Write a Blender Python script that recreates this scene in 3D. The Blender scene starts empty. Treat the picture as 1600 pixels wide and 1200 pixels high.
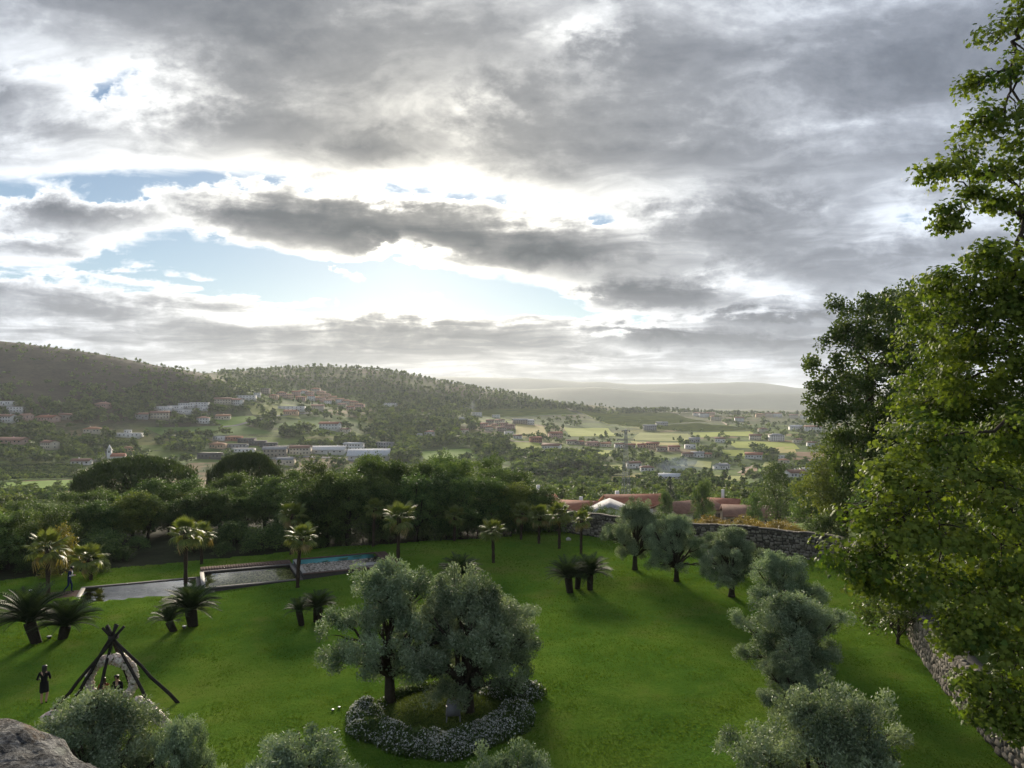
import bpy, math, random
import numpy as np
from mathutils import Vector, Matrix

rng = np.random.default_rng(7)
random.seed(7)
scene = bpy.context.scene
COL = scene.collection
R = math.radians

# ------------------------------------------------------------------ camera
F = 1142.0                    # focal length in pixels of the 1600 px wide photograph
CAMZ = 13.4                   # the terrace stands this far above the lawn
HOR = 630.0                   # row of the horizon
cam_data = bpy.data.cameras.new('camera')
cam_data.sensor_width = 36.0
cam_data.lens = 36.0 * F / 1600.0
cam_data.shift_y = (HOR - 600.0) / 1600.0
cam_data.clip_start = 0.05
cam_data.clip_end = 60000.0
cam = bpy.data.objects.new('camera', cam_data)
cam.location = (0, 0, CAMZ)
cam.rotation_euler = (R(90), 0, 0)
COL.objects.link(cam)
scene.camera = cam

# ------------------------------------------------------------------ light
SUN_AZ, SUN_EL = R(-8.0), R(12.8)        # azimuth from +Y towards +X, the sun stands ahead of the camera behind cloud
SUN_DIR = Vector((math.sin(SUN_AZ) * math.cos(SUN_EL), math.cos(SUN_AZ) * math.cos(SUN_EL), math.sin(SUN_EL)))
sun_data = bpy.data.lights.new('sun', 'SUN')
sun_data.energy = 4.6
sun_data.angle = R(15)
sun_data.color = (1.0, 0.88, 0.70)
sun = bpy.data.objects.new('sun', sun_data)
sun.rotation_euler = (-SUN_DIR).to_track_quat('-Z', 'Y').to_euler()
sun.location = (0, 0, 60)
COL.objects.link(sun)

scene.view_settings.view_transform = 'Standard'
scene.view_settings.look = 'None'
scene.view_settings.exposure = 1.0
scene.view_settings.gamma = 1.0
scene.view_settings.use_curve_mapping = False
scene.render.engine = 'CYCLES'
scene.cycles.use_denoising = True
scene.cycles.max_bounces = 6
scene.cycles.diffuse_bounces = 3
scene.cycles.transparent_max_bounces = 8
scene.cycles.volume_bounces = 1
scene.cycles.sample_clamp_indirect = 6.0


# ------------------------------------------------------------------ node helpers
class S:
    """a float socket with arithmetic"""
    def __init__(self, t, sock):
        self.t, self.s = t, sock
    def _m(self, op, *a, clamp=False):
        n = self.t.nodes.new('ShaderNodeMath'); n.operation = op; n.use_clamp = clamp
        for i, v in enumerate((self,) + a):
            if isinstance(v, S): self.t.links.new(v.s, n.inputs[i])
            else: n.inputs[i].default_value = v
        return S(self.t, n.outputs[0])
    def __add__(self, o): return self._m('ADD', o)
    __radd__ = __add__
    def __sub__(self, o): return self._m('SUBTRACT', o)
    def __rsub__(self, o): return (self * -1.0) + o
    def __mul__(self, o): return self._m('MULTIPLY', o)
    __rmul__ = __mul__
    def __truediv__(self, o): return self._m('DIVIDE', o)
    def pow(self, o): return self._m('POWER', o)
    def exp(self): return self._m('EXPONENT')
    def mx(self, o): return self._m('MAXIMUM', o)
    def mn(self, o): return self._m('MINIMUM', o)
    def abs(self): return self._m('ABSOLUTE')
    def sat(self): return self._m('ADD', 0.0, clamp=True)
    def ss(self, a, b):
        n = self.t.nodes.new('ShaderNodeMapRange'); n.interpolation_type = 'SMOOTHSTEP'
        self.t.links.new(self.s, n.inputs[0])
        n.inputs[1].default_value = a; n.inputs[2].default_value = b
        return S(self.t, n.outputs[0])

def ramp(t, fac, stops, interp='LINEAR'):
    n = t.nodes.new('ShaderNodeValToRGB'); n.color_ramp.interpolation = interp
    el = n.color_ramp.elements
    while len(el) < len(stops): el.new(0.5)
    for e, (p, c) in zip(el, stops):
        e.position = p; e.color = tuple(c) + (1.0,) if len(c) == 3 else c
    t.links.new(fac.s if isinstance(fac, S) else fac, n.inputs[0])
    return n.outputs[0]

def mixc(t, fac, a, b, mode='MIX'):
    n = t.nodes.new('ShaderNodeMix'); n.data_type = 'RGBA'; n.blend_type = mode
    for idx, v in ((0, fac), (6, a), (7, b)):
        if isinstance(v, S): t.links.new(v.s, n.inputs[idx])
        elif isinstance(v, bpy.types.NodeSocket): t.links.new(v, n.inputs[idx])
        elif idx == 0: n.inputs[0].default_value = v
        else: n.inputs[idx].default_value = tuple(v) + (1.0,)
    return n.outputs[2]

def noise(t, vec, scale, detail=4.0, rough=0.5, dist=0.0, color=False):
    n = t.nodes.new('ShaderNodeTexNoise')
    if vec is not None: t.links.new(vec, n.inputs['Vector'])
    n.inputs['Scale'].default_value = scale; n.inputs['Detail'].default_value = detail
    n.inputs['Roughness'].default_value = rough; n.inputs['Distortion'].default_value = dist
    return n.outputs['Color'] if color else S(t, n.outputs['Fac'])

def combine(t, x, y, z):
    n = t.nodes.new('ShaderNodeCombineXYZ')
    for i, v in enumerate((x, y, z)):
        if isinstance(v, S): t.links.new(v.s, n.inputs[i])
        else: n.inputs[i].default_value = v
    return n.outputs[0]

# ------------------------------------------------------------------ sky
world = bpy.data.worlds.new('World')
scene.world = world
world.use_nodes = True
wt = world.node_tree
wt.nodes.clear()
tc = wt.nodes.new('ShaderNodeTexCoord')
sep = wt.nodes.new('ShaderNodeSeparateXYZ')
wt.links.new(tc.outputs['Generated'], sep.inputs[0])
dx, dy, dz = (S(wt, sep.outputs[i]) for i in range(3))
# gnomonic map coordinates of the sky towards the valley, hundredths of a 1142th
yy = dy.mx(0.04)
hx = dx / yy * 11.42 + 8.0
hy = 6.3 - dz / yy * 11.42
# cloud deck coordinates: a plane overhead
zz = dz.mx(0.0) + 0.10
cx, cy = dx / zz, dy / zz
P = combine(wt, cx, cy, 0.0)
warp = noise(wt, P, 0.9, 3, 0.55, color=True)
wsep = wt.nodes.new('ShaderNodeSeparateXYZ'); wt.links.new(warp, wsep.inputs[0])
w1, w2 = S(wt, wsep.outputs[0]) - 0.5, S(wt, wsep.outputs[1]) - 0.5
P2 = combine(wt, cx + w1 * 0.9, cy + w2 * 0.9, 3.0)
big = noise(wt, P2, 0.62, 5, 0.56)
fine = noise(wt, combine(wt, cx * 0.8 + w1 * 1.2, cy * 1.25 + w2 * 1.2, 8.0), 2.3, 6, 0.6)
# detail in direction space so that the low banks keep a billowing edge
Q = combine(wt, hx + w1 * 0.5, hy * 2.1 + w2 * 0.5, 1.5)
bil = noise(wt, Q, 0.85, 5, 0.58)
bil2 = noise(wt, combine(wt, hx + w1 * 0.35, hy * 1.5 + w2 * 0.35, 5.5), 2.3, 6, 0.6)
ex = hx + (bil2 - 0.5) * 1.5 + (bil - 0.5) * 1.8
ey = hy + (bil2 - 0.5) * 0.55 + (fine - 0.5) * 0.45

EV = combine(wt, ex, ey, 1.0)

def _node(op, *a):
    n = wt.nodes.new('ShaderNodeMath'); n.operation = op
    for i, v in enumerate(a):
        if isinstance(v, (int, float)): n.inputs[i].default_value = v
        else: wt.links.new(v, n.inputs[i])
    return n.outputs[0]

def blob(acc, px, py, sx, sy, rot, amp):
    c, s = math.cos(R(rot)), math.sin(R(rot))
    px, py, sx, sy = px / 100.0, py / 100.0, sx / 100.0, sy / 100.0
    out = []
    for v in ((c / sx, s / sx, -(c * px + s * py) / sx), (-s / sy, c / sy, (s * px - c * py) / sy)):
        d = wt.nodes.new('ShaderNodeVectorMath'); d.operation = 'DOT_PRODUCT'
        wt.links.new(EV, d.inputs[0]); d.inputs[1].default_value = v
        out.append(d.outputs['Value'])
    r2 = _node('MULTIPLY_ADD', out[1], out[1], _node('MULTIPLY', out[0], out[0]))
    return S(wt, _node('ADD', acc.s, _node('DIVIDE', amp, _node('MULTIPLY_ADD', r2, r2, 1.0))))

# how thick the cloud is (percent) in each part of the sky over the valley; the outer rows and columns run on beyond the frame
SKY_X = [100.0 * i for i in range(17)]
SKY_Y = [0, 50, 100, 150, 200, 240, 275, 305, 335, 365, 395, 425, 455, 485, 515, 545, 580, 620]
SKY_T = """46 50 60 62 64 60 60 58 55 42 52 48 44 48 50 50 50
40 36 40 50 60 64 64 60 52 14 50 48 44 44 50 52 50
20 08 12 36 54 58 54 46 38 42 54 50 44 46 52 52 50
54 16 08 22 44 52 50 34 54 50 52 50 46 48 53 52 50
34 42 30 34 50 48 42 44 60 58 55 54 50 50 54 52 50
44 34 24 28 24 36 60 40 48 58 62 58 55 52 52 50 50
16 10 12 08 02 14 20 22 36 48 46 42 42 42 36 42 45
00 18 12 34 42 30 18 14 22 28 30 42 44 42 32 45 50
22 76 56 34 88 90 78 62 32 16 34 58 66 48 26 40 50
20 40 34 14 70 98 105 95 84 66 34 54 66 54 36 50 50
40 52 18 06 10 44 50 60 115 108 46 32 56 60 56 52 50
18 12 06 02 00 02 04 10 30 44 34 22 44 56 56 52 50
46 36 26 14 04 00 00 00 02 06 30 40 22 40 44 45 45
42 48 46 36 26 18 20 18 14 04 14 22 36 40 40 42 42
46 50 52 44 40 42 50 58 42 22 36 40 46 46 42 42 42
50 50 52 46 44 46 58 60 50 38 36 38 42 44 44 44 44
44 44 44 40 40 40 40 38 34 34 36 36 38 42 42 42 42
38 38 38 36 34 34 32 32 32 32 34 34 34 36 36 36 36"""
SKY_T = [[int(v) / 100.0 for v in row.split()] for row in SKY_T.splitlines()]

def bare_ramp(fac, stops):
    n = wt.nodes.new('ShaderNodeValToRGB'); n.color_ramp.interpolation = 'LINEAR'
    el = n.color_ramp.elements
    while len(el) < len(stops): el.new(0.5)
    for i, (p, c) in enumerate(stops): el[i].position = p
    for i, (p, c) in enumerate(stops): el[i].color = (c[0], c[1], c[2], 1.0)
    wt.links.new(fac.s, n.inputs[0])
    return n.outputs[0]

lowb = ((hy - 6.3).mn(0.0) * 0.9).exp()
fx, fy = ex / 16.0, ey / 6.2
cover = -0.05 + (big - 0.5) * 0.60 + (fine - 0.5) * 0.78 + (bil2 - 0.5) * 0.36 + (bil - 0.5) * lowb * 0.75
ny = len(SKY_Y)
for k in range(0, ny, 3):
    gx = bare_ramp(fx, [(min(x / 1600.0, 1.0), [SKY_T[k + c][i] for c in range(3)]) for i, x in enumerate(SKY_X)])
    st = [j for j in range(k - 1, k + 4) if 0 <= j < ny]
    gy = bare_ramp(fy, [(SKY_Y[j] / 620.0, [1.0 if j == k + c else 0.0 for c in range(3)]) for j in st])
    d = wt.nodes.new('ShaderNodeVectorMath'); d.operation = 'DOT_PRODUCT'
    wt.links.new(gx, d.inputs[0]); wt.links.new(gy, d.inputs[1])
    cover = cover + S(wt, d.outputs['Value'])
BLOBS = [(640, 388, 42, 24, 12, -0.46), (1010, 467, 115, 17, 2, 0.50), (1215, 497, 110, 8, 0, 0.42), (1040, 520, 75, 8, 0, 0.40), (1160, 533, 150, 10, 2, 0.32),
         (555, 436, 38, 9, 14, 0.35), (680, 470, 26, 8, 0, 0.25), (150, 148, 22, 12, 60, -0.12), (600, 447, 290, 34, 5, -0.30), (40, 408, 200, 14, 0, -0.15)]
for b in BLOBS:
    cover = blob(cover, *b)
T = (cover * 1.08 - 0.01).mx(0.0)
# angle to the sun
sd = dx * SUN_DIR.x + dy * SUN_DIR.y + dz * SUN_DIR.z
ang2 = (1.0 - sd.mn(1.0)) * 2.0
halo = (ang2 * (-1.0 / 0.007)).exp()          # about 7 degrees
wide = (ang2 * (-1.0 / 0.20)).exp()           # about 20 degrees
alpha = T.ss(-0.02, 0.17)
shade = ramp(wt, T.mn(1.2) / 1.2, [(0.0, (0.43, 0.455, 0.485)), (0.11, (0.50, 0.50, 0.49)), (0.21, (0.365, 0.367, 0.366)), (0.30, (0.248, 0.252, 0.258)),
                           (0.42, (0.155, 0.161, 0.171)), (0.58, (0.101, 0.108, 0.120)), (0.78, (0.058, 0.066, 0.078)), (1.0, (0.036, 0.044, 0.054))])
# thin edges let the sun through, thick cores do not
thin = 1.0 - T.ss(0.08, 0.55)
low = (hy - 6.3).mn(0.0) * 1.6
low = low.exp()
gain = 0.98 + wide * 0.25 + low * 0.10 + thin * (wide * 0.25 + halo * 2.2)
gcol = mixc(wt, wide, (0.885, 0.985, 1.17), (1.05, 1.0, 0.89))
cloudc = mixc(wt, 1.0, shade, gcol, 'MULTIPLY')
bgc = wt.nodes.new('ShaderNodeBackground'); wt.links.new(cloudc, bgc.inputs[0]); wt.links.new(gain.s, bgc.inputs[1])
sky = wt.nodes.new('ShaderNodeTexSky')
sky.sky_type = 'NISHITA'; sky.sun_disc = False
sky.sun_elevation = SUN_EL; sky.sun_rotation = SUN_AZ
sky.altitude = 250; sky.air_density = 1.0; sky.dust_density = 0.15; sky.ozone_density = 2.2
bgs = wt.nodes.new('ShaderNodeBackground'); wt.links.new(sky.outputs[0], bgs.inputs[0]); bgs.inputs[1].default_value = 0.05
mixs = wt.nodes.new('ShaderNodeMixShader')
wt.links.new(alpha.s, mixs.inputs[0]); wt.links.new(bgs.outputs[0], mixs.inputs[1]); wt.links.new(bgc.outputs[0], mixs.inputs[2])
wout = wt.nodes.new('ShaderNodeOutputWorld'); wt.links.new(mixs.outputs[0], wout.inputs[0])
world.cycles.sampling_method = 'MANUAL'
world.cycles.sample_map_resolution = 1024

# ------------------------------------------------------------------ mesh helpers
def mesh(name, V, F, mat=None, smooth=False, tint=None, midx=None):
    """V (n,3); F one array of faces or a list of arrays (tris, quads, ...)"""
    V = np.asarray(V, dtype=np.float32)
    Fs = [np.asarray(f, dtype=np.int32) for f in (F if isinstance(F, list) else [F]) if len(f)]
    me = bpy.data.meshes.new(name)
    loops = np.concatenate([f.ravel() for f in Fs])
    tot = np.concatenate([np.full(len(f), f.shape[1], dtype=np.int32) for f in Fs])
    start = np.concatenate([[0], np.cumsum(tot)[:-1]]).astype(np.int32)
    me.vertices.add(len(V)); me.vertices.foreach_set('co', V.ravel())
    me.loops.add(len(loops)); me.loops.foreach_set('vertex_index', loops)
    me.polygons.add(len(tot)); me.polygons.foreach_set('loop_start', start)
    for m in (mat if isinstance(mat, (list, tuple)) else [mat]):
        if m is not None: me.materials.append(m)
    if midx is not None: me.polygons.foreach_set('material_index', np.asarray(midx, dtype=np.int32))
    if smooth: me.polygons.foreach_set('use_smooth', np.ones(len(tot), dtype=bool))
    if tint is not None:
        a = me.attributes.new('tint', 'FLOAT', 'POINT'); a.data.foreach_set('value', np.asarray(tint, dtype=np.float32))
    me.update(calc_edges=True)
    return me

class MB:
    """collects shapes for one mesh"""
    def __init__(self):
        self.V, self.F, self.T, self.M, self.n = [], {}, [], {}, 0
    def add(self, V, F, tint=0.5, m=0):
        V = np.asarray(V, dtype=np.float32).reshape(-1, 3)
        for f in (F if isinstance(F, list) else [F]):
            f = np.asarray(f, dtype=np.int32)
            if not len(f): continue
            self.F.setdefault(f.shape[1], []).append(f + self.n)
            self.M.setdefault(f.shape[1], []).append(np.full(len(f), m, dtype=np.int32))
        self.V.append(V); self.T.append(np.broadcast_to(np.asarray(tint, dtype=np.float32), (len(V),)))
        self.n += len(V)
        return self
    def box(self, x0, x1, y0, y1, z0, z1, tint=0.5, m=0):
        V = [(x, y, z) for z in (z0, z1) for y in (y0, y1) for x in (x0, x1)]
        return self.add(V, np.array([(0, 2, 3, 1), (4, 5, 7, 6), (0, 1, 5, 4), (2, 6, 7, 3), (0, 4, 6, 2), (1, 3, 7, 5)]), tint, m)
    def tube(self, pts, rad, n=6, tint=0.5, m=0, cap=True):
        V, F = tube(pts, rad, n, cap)
        return self.add(V, F, tint, m)
    def mesh(self, name, mat, smooth=False):
        ks = sorted(self.F)
        return mesh(name, np.concatenate(self.V), [np.concatenate(self.F[k]) for k in ks], mat, smooth, np.concatenate(self.T),
                    np.concatenate([np.concatenate(self.M[k]) for k in ks]))

def tube(pts, rad, n=6, cap=True):
    pts = np.asarray(pts, dtype=float); k = len(pts)
    rad = np.broadcast_to(np.asarray(rad, dtype=float), (k,))
    t = np.gradient(pts, axis=0); t /= np.linalg.norm(t, axis=1)[:, None] + 1e-9
    ref = np.array([0.0, 0, 1]) if abs(t[0][2]) < 0.9 else np.array([1.0, 0, 0])
    V = []
    u = np.cross(t[0], ref); u /= np.linalg.norm(u)
    a = np.arange(n) * 2 * math.pi / n
    for i in range(k):
        u = u - t[i] * np.dot(u, t[i]); u /= np.linalg.norm(u) + 1e-9
        w = np.cross(t[i], u)
        V.append(pts[i] + rad[i] * (np.cos(a)[:, None] * u + np.sin(a)[:, None] * w))
    V = np.concatenate(V)
    i, j = np.meshgrid(np.arange(k - 1), np.arange(n), indexing='ij')
    i, j = i.ravel(), j.ravel(); j2 = (j + 1) % n
    F = [np.stack([i * n + j, i * n + j2, (i + 1) * n + j2, (i + 1) * n + j], 1)]
    if cap:
        V = np.concatenate([V, pts[:1], pts[-1:]])
        j = np.arange(n); j2 = (j + 1) % n
        F.append(np.concatenate([np.stack([np.full(n, k * n), j2, j], 1), np.stack([np.full(n, k * n + 1), (k - 1) * n + j, (k - 1) * n + j2], 1)]))
    return V, F

def put(name, me, parent=None, loc=None, rot=None, scale=None, label=None, cat=None, group=None, kind=None):
    o = bpy.data.objects.new(name, me); COL.objects.link(o)
    if parent is not None: o.parent = parent
    if loc is not None: o.location = loc
    if rot is not None: o.rotation_euler = rot
    if scale is not None: o.scale = scale
    if label: o['label'] = label
    if cat: o['category'] = cat
    if group: o['group'] = group
    if kind: o['kind'] = kind
    return o

def thing(name, loc, label, cat, group=None, rotz=0.0, scale=None):
    return put(name, None, None, loc, (0, 0, rotz), scale, label, cat, group)

def unit(v):
    v = np.asarray(v, dtype=float)
    return v / (np.linalg.norm(v, axis=-1, keepdims=True) + 1e-9)

def sphere_dirs(n, r=rng):
    return unit(r.normal(size=(n, 3)))

def smooth01(t):
    t = np.clip(t, 0, 1); return t * t * (3 - 2 * t)

def vnoise(x, y, seed=0):
    """cheap value noise, vectorised"""
    x, y = np.asarray(x, float), np.asarray(y, float)
    xi, yi = np.floor(x).astype(np.int64), np.floor(y).astype(np.int64)
    fx, fy = x - xi, y - yi
    fx, fy = fx * fx * (3 - 2 * fx), fy * fy * (3 - 2 * fy)
    def h(a, b):
        n = (a * 374761393 + b * 668265263 + seed * 1442695041) & 0x7fffffff
        n = ((n ^ (n >> 13)) * 1274126177) & 0x7fffffff
        n = (n ^ (n >> 16)) & 0xffff
        return n / 65535.0
    return (h(xi, yi) * (1 - fx) + h(xi + 1, yi) * fx) * (1 - fy) + (h(xi, yi + 1) * (1 - fx) + h(xi + 1, yi + 1) * fx) * fy

def fbm(x, y, oct=4, seed=0):
    s, a, t = 0.0, 1.0, 0.0
    for i in range(oct):
        s = s + a * vnoise(x * 2 ** i, y * 2 ** i, seed + i); t += a; a *= 0.5
    return s / t

# ------------------------------------------------------------------ materials
def new_mat(name):
    m = bpy.data.materials.new(name); m.use_nodes = True
    t = m.node_tree; t.nodes.clear()
    out = t.nodes.new('ShaderNodeOutputMaterial')
    return m, t, out

def bsdf(t, out, col, rough=0.7, spec=0.3, bump=None, bump_d=0.02, metal=0.0):
    p = t.nodes.new('ShaderNodeBsdfPrincipled')
    if isinstance(col, bpy.types.NodeSocket): t.links.new(col, p.inputs['Base Color'])
    else: p.inputs['Base Color'].default_value = tuple(col) + (1,)
    if isinstance(rough, S): t.links.new(rough.s, p.inputs['Roughness'])
    else: p.inputs['Roughness'].default_value = rough
    p.inputs['Specular IOR Level'].default_value = spec
    p.inputs['Metallic'].default_value = metal
    if bump is not None:
        b = t.nodes.new('ShaderNodeBump'); b.inputs['Strength'].default_value = 1.0; b.inputs['Distance'].default_value = bump_d
        t.links.new(bump.s, b.inputs['Height']); t.links.new(b.outputs[0], p.inputs['Normal'])
    t.links.new(p.outputs[0], out.inputs[0])
    return p

def coords(t, kind='Object'):
    if kind == 'World':
        return t.nodes.new('ShaderNodeNewGeometry').outputs['Position']
    return t.nodes.new('ShaderNodeTexCoord').outputs[kind]

def plain(name, col, rough=0.8, spec=0.2, var=0.25, scale=3.0, bump_d=0.0, coord='Object', metal=0.0, col2=None):
    m, t, out = new_mat(name)
    v = coords(t, coord)
    n1, n2 = noise(t, v, scale, 5, 0.6), noise(t, v, scale * 7.3, 3, 0.6)
    f = (n1 * 0.65 + n2 * 0.35 - 0.28) * 2.3
    lo = tuple(c * (1 - var) for c in col); hi = tuple(min(1, c * (1 + var)) for c in (col2 or col))
    c = mixc(t, f.sat(), lo, hi)
    bsdf(t, out, c, rough, spec, (n1 + n2 * 0.6) if bump_d else None, bump_d, metal)
    return m

def leaf_mat(name, dark, light, trans=0.3, rough=0.5, spec=0.35, tcol=None, obj_var=0.15):
    m, t, out = new_mat(name)
    at = t.nodes.new('ShaderNodeAttribute'); at.attribute_name = 'tint'
    f = S(t, at.outputs['Fac'])
    oi = t.nodes.new('ShaderNodeObjectInfo')
    rnd = S(t, oi.outputs['Random'])
    c = mixc(t, f.sat(), dark, light)
    h = t.nodes.new('ShaderNodeHueSaturation'); t.links.new(c, h.inputs['Color'])
    t.links.new(((rnd - 0.5) * 0.022 + 0.5).s, h.inputs['Hue'])
    t.links.new(((rnd * 7.13)._m('FRACT') * (2 * obj_var) + (1 - obj_var)).s, h.inputs['Value'])
    c = h.outputs[0]
    p = t.nodes.new('ShaderNodeBsdfPrincipled')
    t.links.new(c, p.inputs['Base Color']); p.inputs['Roughness'].default_value = rough; p.inputs['Specular IOR Level'].default_value = spec
    tr = t.nodes.new('ShaderNodeBsdfTranslucent')
    tc_ = mixc(t, 1.0, c, tcol or (1.25, 1.2, 0.55), 'MULTIPLY'); t.links.new(tc_, tr.inputs[0])
    mx = t.nodes.new('ShaderNodeMixShader'); mx.inputs[0].default_value = trans
    t.links.new(p.outputs[0], mx.inputs[1]); t.links.new(tr.outputs[0], mx.inputs[2]); t.links.new(mx.outputs[0], out.inputs[0])
    return m

M = {}
M['olive'] = leaf_mat('olive_leaf', (0.080, 0.126, 0.070), (0.320, 0.400, 0.265), 0.22, 0.6, 0.2, (1.15, 1.15, 0.6))
M['plane'] = leaf_mat('plane_leaf', (0.052, 0.105, 0.020), (0.235, 0.300, 0.052), 0.38, 0.6, 0.15, (1.15, 1.2, 0.5))
M['oak'] = leaf_mat('oak_leaf', (0.032, 0.060, 0.022), (0.100, 0.150, 0.046), 0.28, 0.55, 0.2)
M['wood'] = leaf_mat('woodland_leaf', (0.038, 0.078, 0.031), (0.150, 0.220, 0.074), 0.28, 0.6, 0.2, obj_var=0.3)
M['wood_b'] = leaf_mat('woodland_leaf_light', (0.066, 0.102, 0.030), (0.210, 0.260, 0.072), 0.30, 0.6, 0.2, obj_var=0.3)
M['valley'] = leaf_mat('valley_leaf', (0.052, 0.092, 0.030), (0.185, 0.245, 0.072), 0.28, 0.6, 0.2, obj_var=0.3)
M['rust'] = leaf_mat('yellowing_leaf', (0.11, 0.085, 0.020), (0.30, 0.22, 0.055), 0.3, obj_var=0.25)
M['pine'] = leaf_mat('pine_needle', (0.030, 0.060, 0.018), (0.095, 0.140, 0.035), 0.15)
M['spruce'] = leaf_mat('spruce_needle', (0.016, 0.036, 0.026), (0.050, 0.082, 0.055), 0.1)
M['palm'] = leaf_mat('palm_frond', (0.060, 0.100, 0.026), (0.190, 0.225, 0.066), 0.3, 0.55, 0.2)
M['palm_dry'] = leaf_mat('dry_palm_frond', (0.16, 0.13, 0.05), (0.32, 0.25, 0.10), 0.25)
M['cycad'] = leaf_mat('cycad_frond', (0.020, 0.040, 0.018), (0.062, 0.100, 0.036), 0.15, 0.6, 0.2)
M['shrub'] = leaf_mat('garden_shrub', (0.045, 0.085, 0.026), (0.13, 0.18, 0.05), 0.25)
M['golden'] = leaf_mat('golden_shrub', (0.09, 0.105, 0.02), (0.27, 0.24, 0.05), 0.3)
M['blue'] = leaf_mat('blue_shrub', (0.085, 0.125, 0.125), (0.19, 0.25, 0.24), 0.15)
M['flower'] = leaf_mat('white_petal', (0.42, 0.44, 0.42), (0.78, 0.78, 0.74), 0.2, 0.6, 0.2, (1, 1, 1), 0.02)
M['bloom'] = leaf_mat('pale_bloom', (0.55, 0.40, 0.38), (0.88, 0.82, 0.74), 0.2, 0.6, 0.2, (1, 1, 1), 0.02)
M['bark'] = plain('bark', (0.055, 0.045, 0.035), 0.9, 0.1, 0.5, 6.0, 0.03)
M['bark_pale'] = plain('pale_bark', (0.13, 0.115, 0.09), 0.9, 0.1, 0.5, 4.0, 0.02)
M['palm_trunk'] = plain('palm_trunk', (0.060, 0.045, 0.033), 0.95, 0.1, 0.5, 14.0, 0.03)
M['log'] = plain('weathered_log', (0.030, 0.027, 0.025), 0.9, 0.05, 0.45, 5.0, 0.01)
M['rope'] = plain('rope', (0.05, 0.045, 0.04))
M['wood_deck'] = plain('deck_board', (0.125, 0.088, 0.074), 0.95, 0.05, 0.35, 3.0, 0.004)
M['coping'] = plain('pool_coping', (0.36, 0.34, 0.31), 0.7, 0.3, 0.2, 3.0, 0.003)
M['coping_dark'] = plain('dark_pool_coping', (0.17, 0.155, 0.14), 0.75, 0.3, 0.25, 3.0, 0.003)
M['pool_wall'] = plain('pool_wall', (0.06, 0.055, 0.05), 0.85, 0.2, 0.3, 2.0, 0.003)
M['turquoise'] = plain('pool_tile', (0.10, 0.36, 0.38), 0.4, 0.4, 0.15, 8.0)
M['slab'] = plain('stone_slab', (0.42, 0.40, 0.37), 0.8, 0.2, 0.15, 5.0)
M['mulch'] = plain('dry_grass_mound', (0.055, 0.092, 0.022), 0.95, 0.05, 0.6, 2.6, 0.08)
M['path'] = plain('pale_path', (0.10, 0.095, 0.08), 0.9, 0.1, 0.25, 0.6, 0.0, 'World')
M['litter'] = plain('leaf_litter', (0.032, 0.036, 0.018), 0.95, 0.1, 0.5, 0.5, 0.1, 'World')
M['asphalt'] = plain('valley_road', (0.20, 0.195, 0.185), 0.9, 0.1, 0.15, 0.1, 0.0, 'World')
M['dirt'] = plain('dirt_road', (0.38, 0.30, 0.22), 0.95, 0.1, 0.15, 0.1, 0.0, 'World')

# ------------------------------------------------------------------ lie of the land
def lawn_z(X, Y):
    X, Y = np.asarray(X, float), np.asarray(Y, float)
    z = 0.6 * smooth01((X + 31.0) / 22.0)
    z = z + 0.20 * np.sin(X * 0.19 + 0.6) * np.sin(Y * 0.17 + 1.1) + 0.15 * np.sin(X * 0.11 + Y * 0.23) + 0.05 * np.sin(X * 0.55 + 1.0) * np.sin(Y * 0.47)
    return z

COLS = [-2600, -700, 0, 150, 300, 400, 500, 600, 700, 800, 900, 1000, 1130, 1270, 1500, 4200]
TYS = [600, 800, 1000, 1200, 1500, 1900, 2400, 3200, 5000, 16000]
TPY = {
    -2600: [735, 672, 590, 515, 520, 540, 560, 600, 628, 634], -700: [735, 672, 590, 515, 520, 540, 560, 600, 628, 634],
    0: [742, 680, 590, 523, 540, 560, 580, 610, 632, 635], 150: [744, 692, 625, 542, 560, 575, 585, 610, 632, 635],
    300: [744, 695, 648, 579, 585, 588, 592, 612, 633, 635], 400: [744, 698, 656, 618, 600, 575, 588, 612, 634, 636],
    500: [747, 705, 668, 638, 622, 568, 585, 615, 634, 636], 600: [750, 712, 680, 655, 628, 575, 592, 620, 635, 636],
    700: [750, 716, 688, 664, 642, 597, 606, 625, 636, 636], 800: [752, 720, 694, 674, 652, 616, 622, 630, 637, 636],
    900: [752, 720, 697, 680, 661, 640, 632, 636, 638, 636], 1000: [752, 720, 698, 682, 664, 648, 640, 643, 639, 636],
    1130: [752, 720, 698, 683, 667, 653, 646, 648, 640, 636], 1270: [748, 718, 698, 683, 668, 654, 646, 648, 640, 636],
    1500: [742, 716, 696, 681, 668, 655, 646, 648, 640, 636], 4200: [742, 716, 696, 681, 668, 655, 646, 648, 640, 636]}
NEAR_Y = [-400, 20, 60, 84, 100, 130, 180, 300, 450]
NEAR_Z = [-0.5, -0.3, -0.3, -0.3, -1.5, -6.0, -14.0, -28.0, -41.0]
GPX = np.concatenate([np.linspace(-2600, -260, 50), np.linspace(-240, 1840, 260), np.linspace(1880, 4200, 50)])
GY = np.concatenate([[-400, -150, -60, -20, 0, 10], np.linspace(20, 130, 40), np.geomspace(134, 16000, 180)])
_tab = np.zeros((len(COLS), len(GY)))
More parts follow.
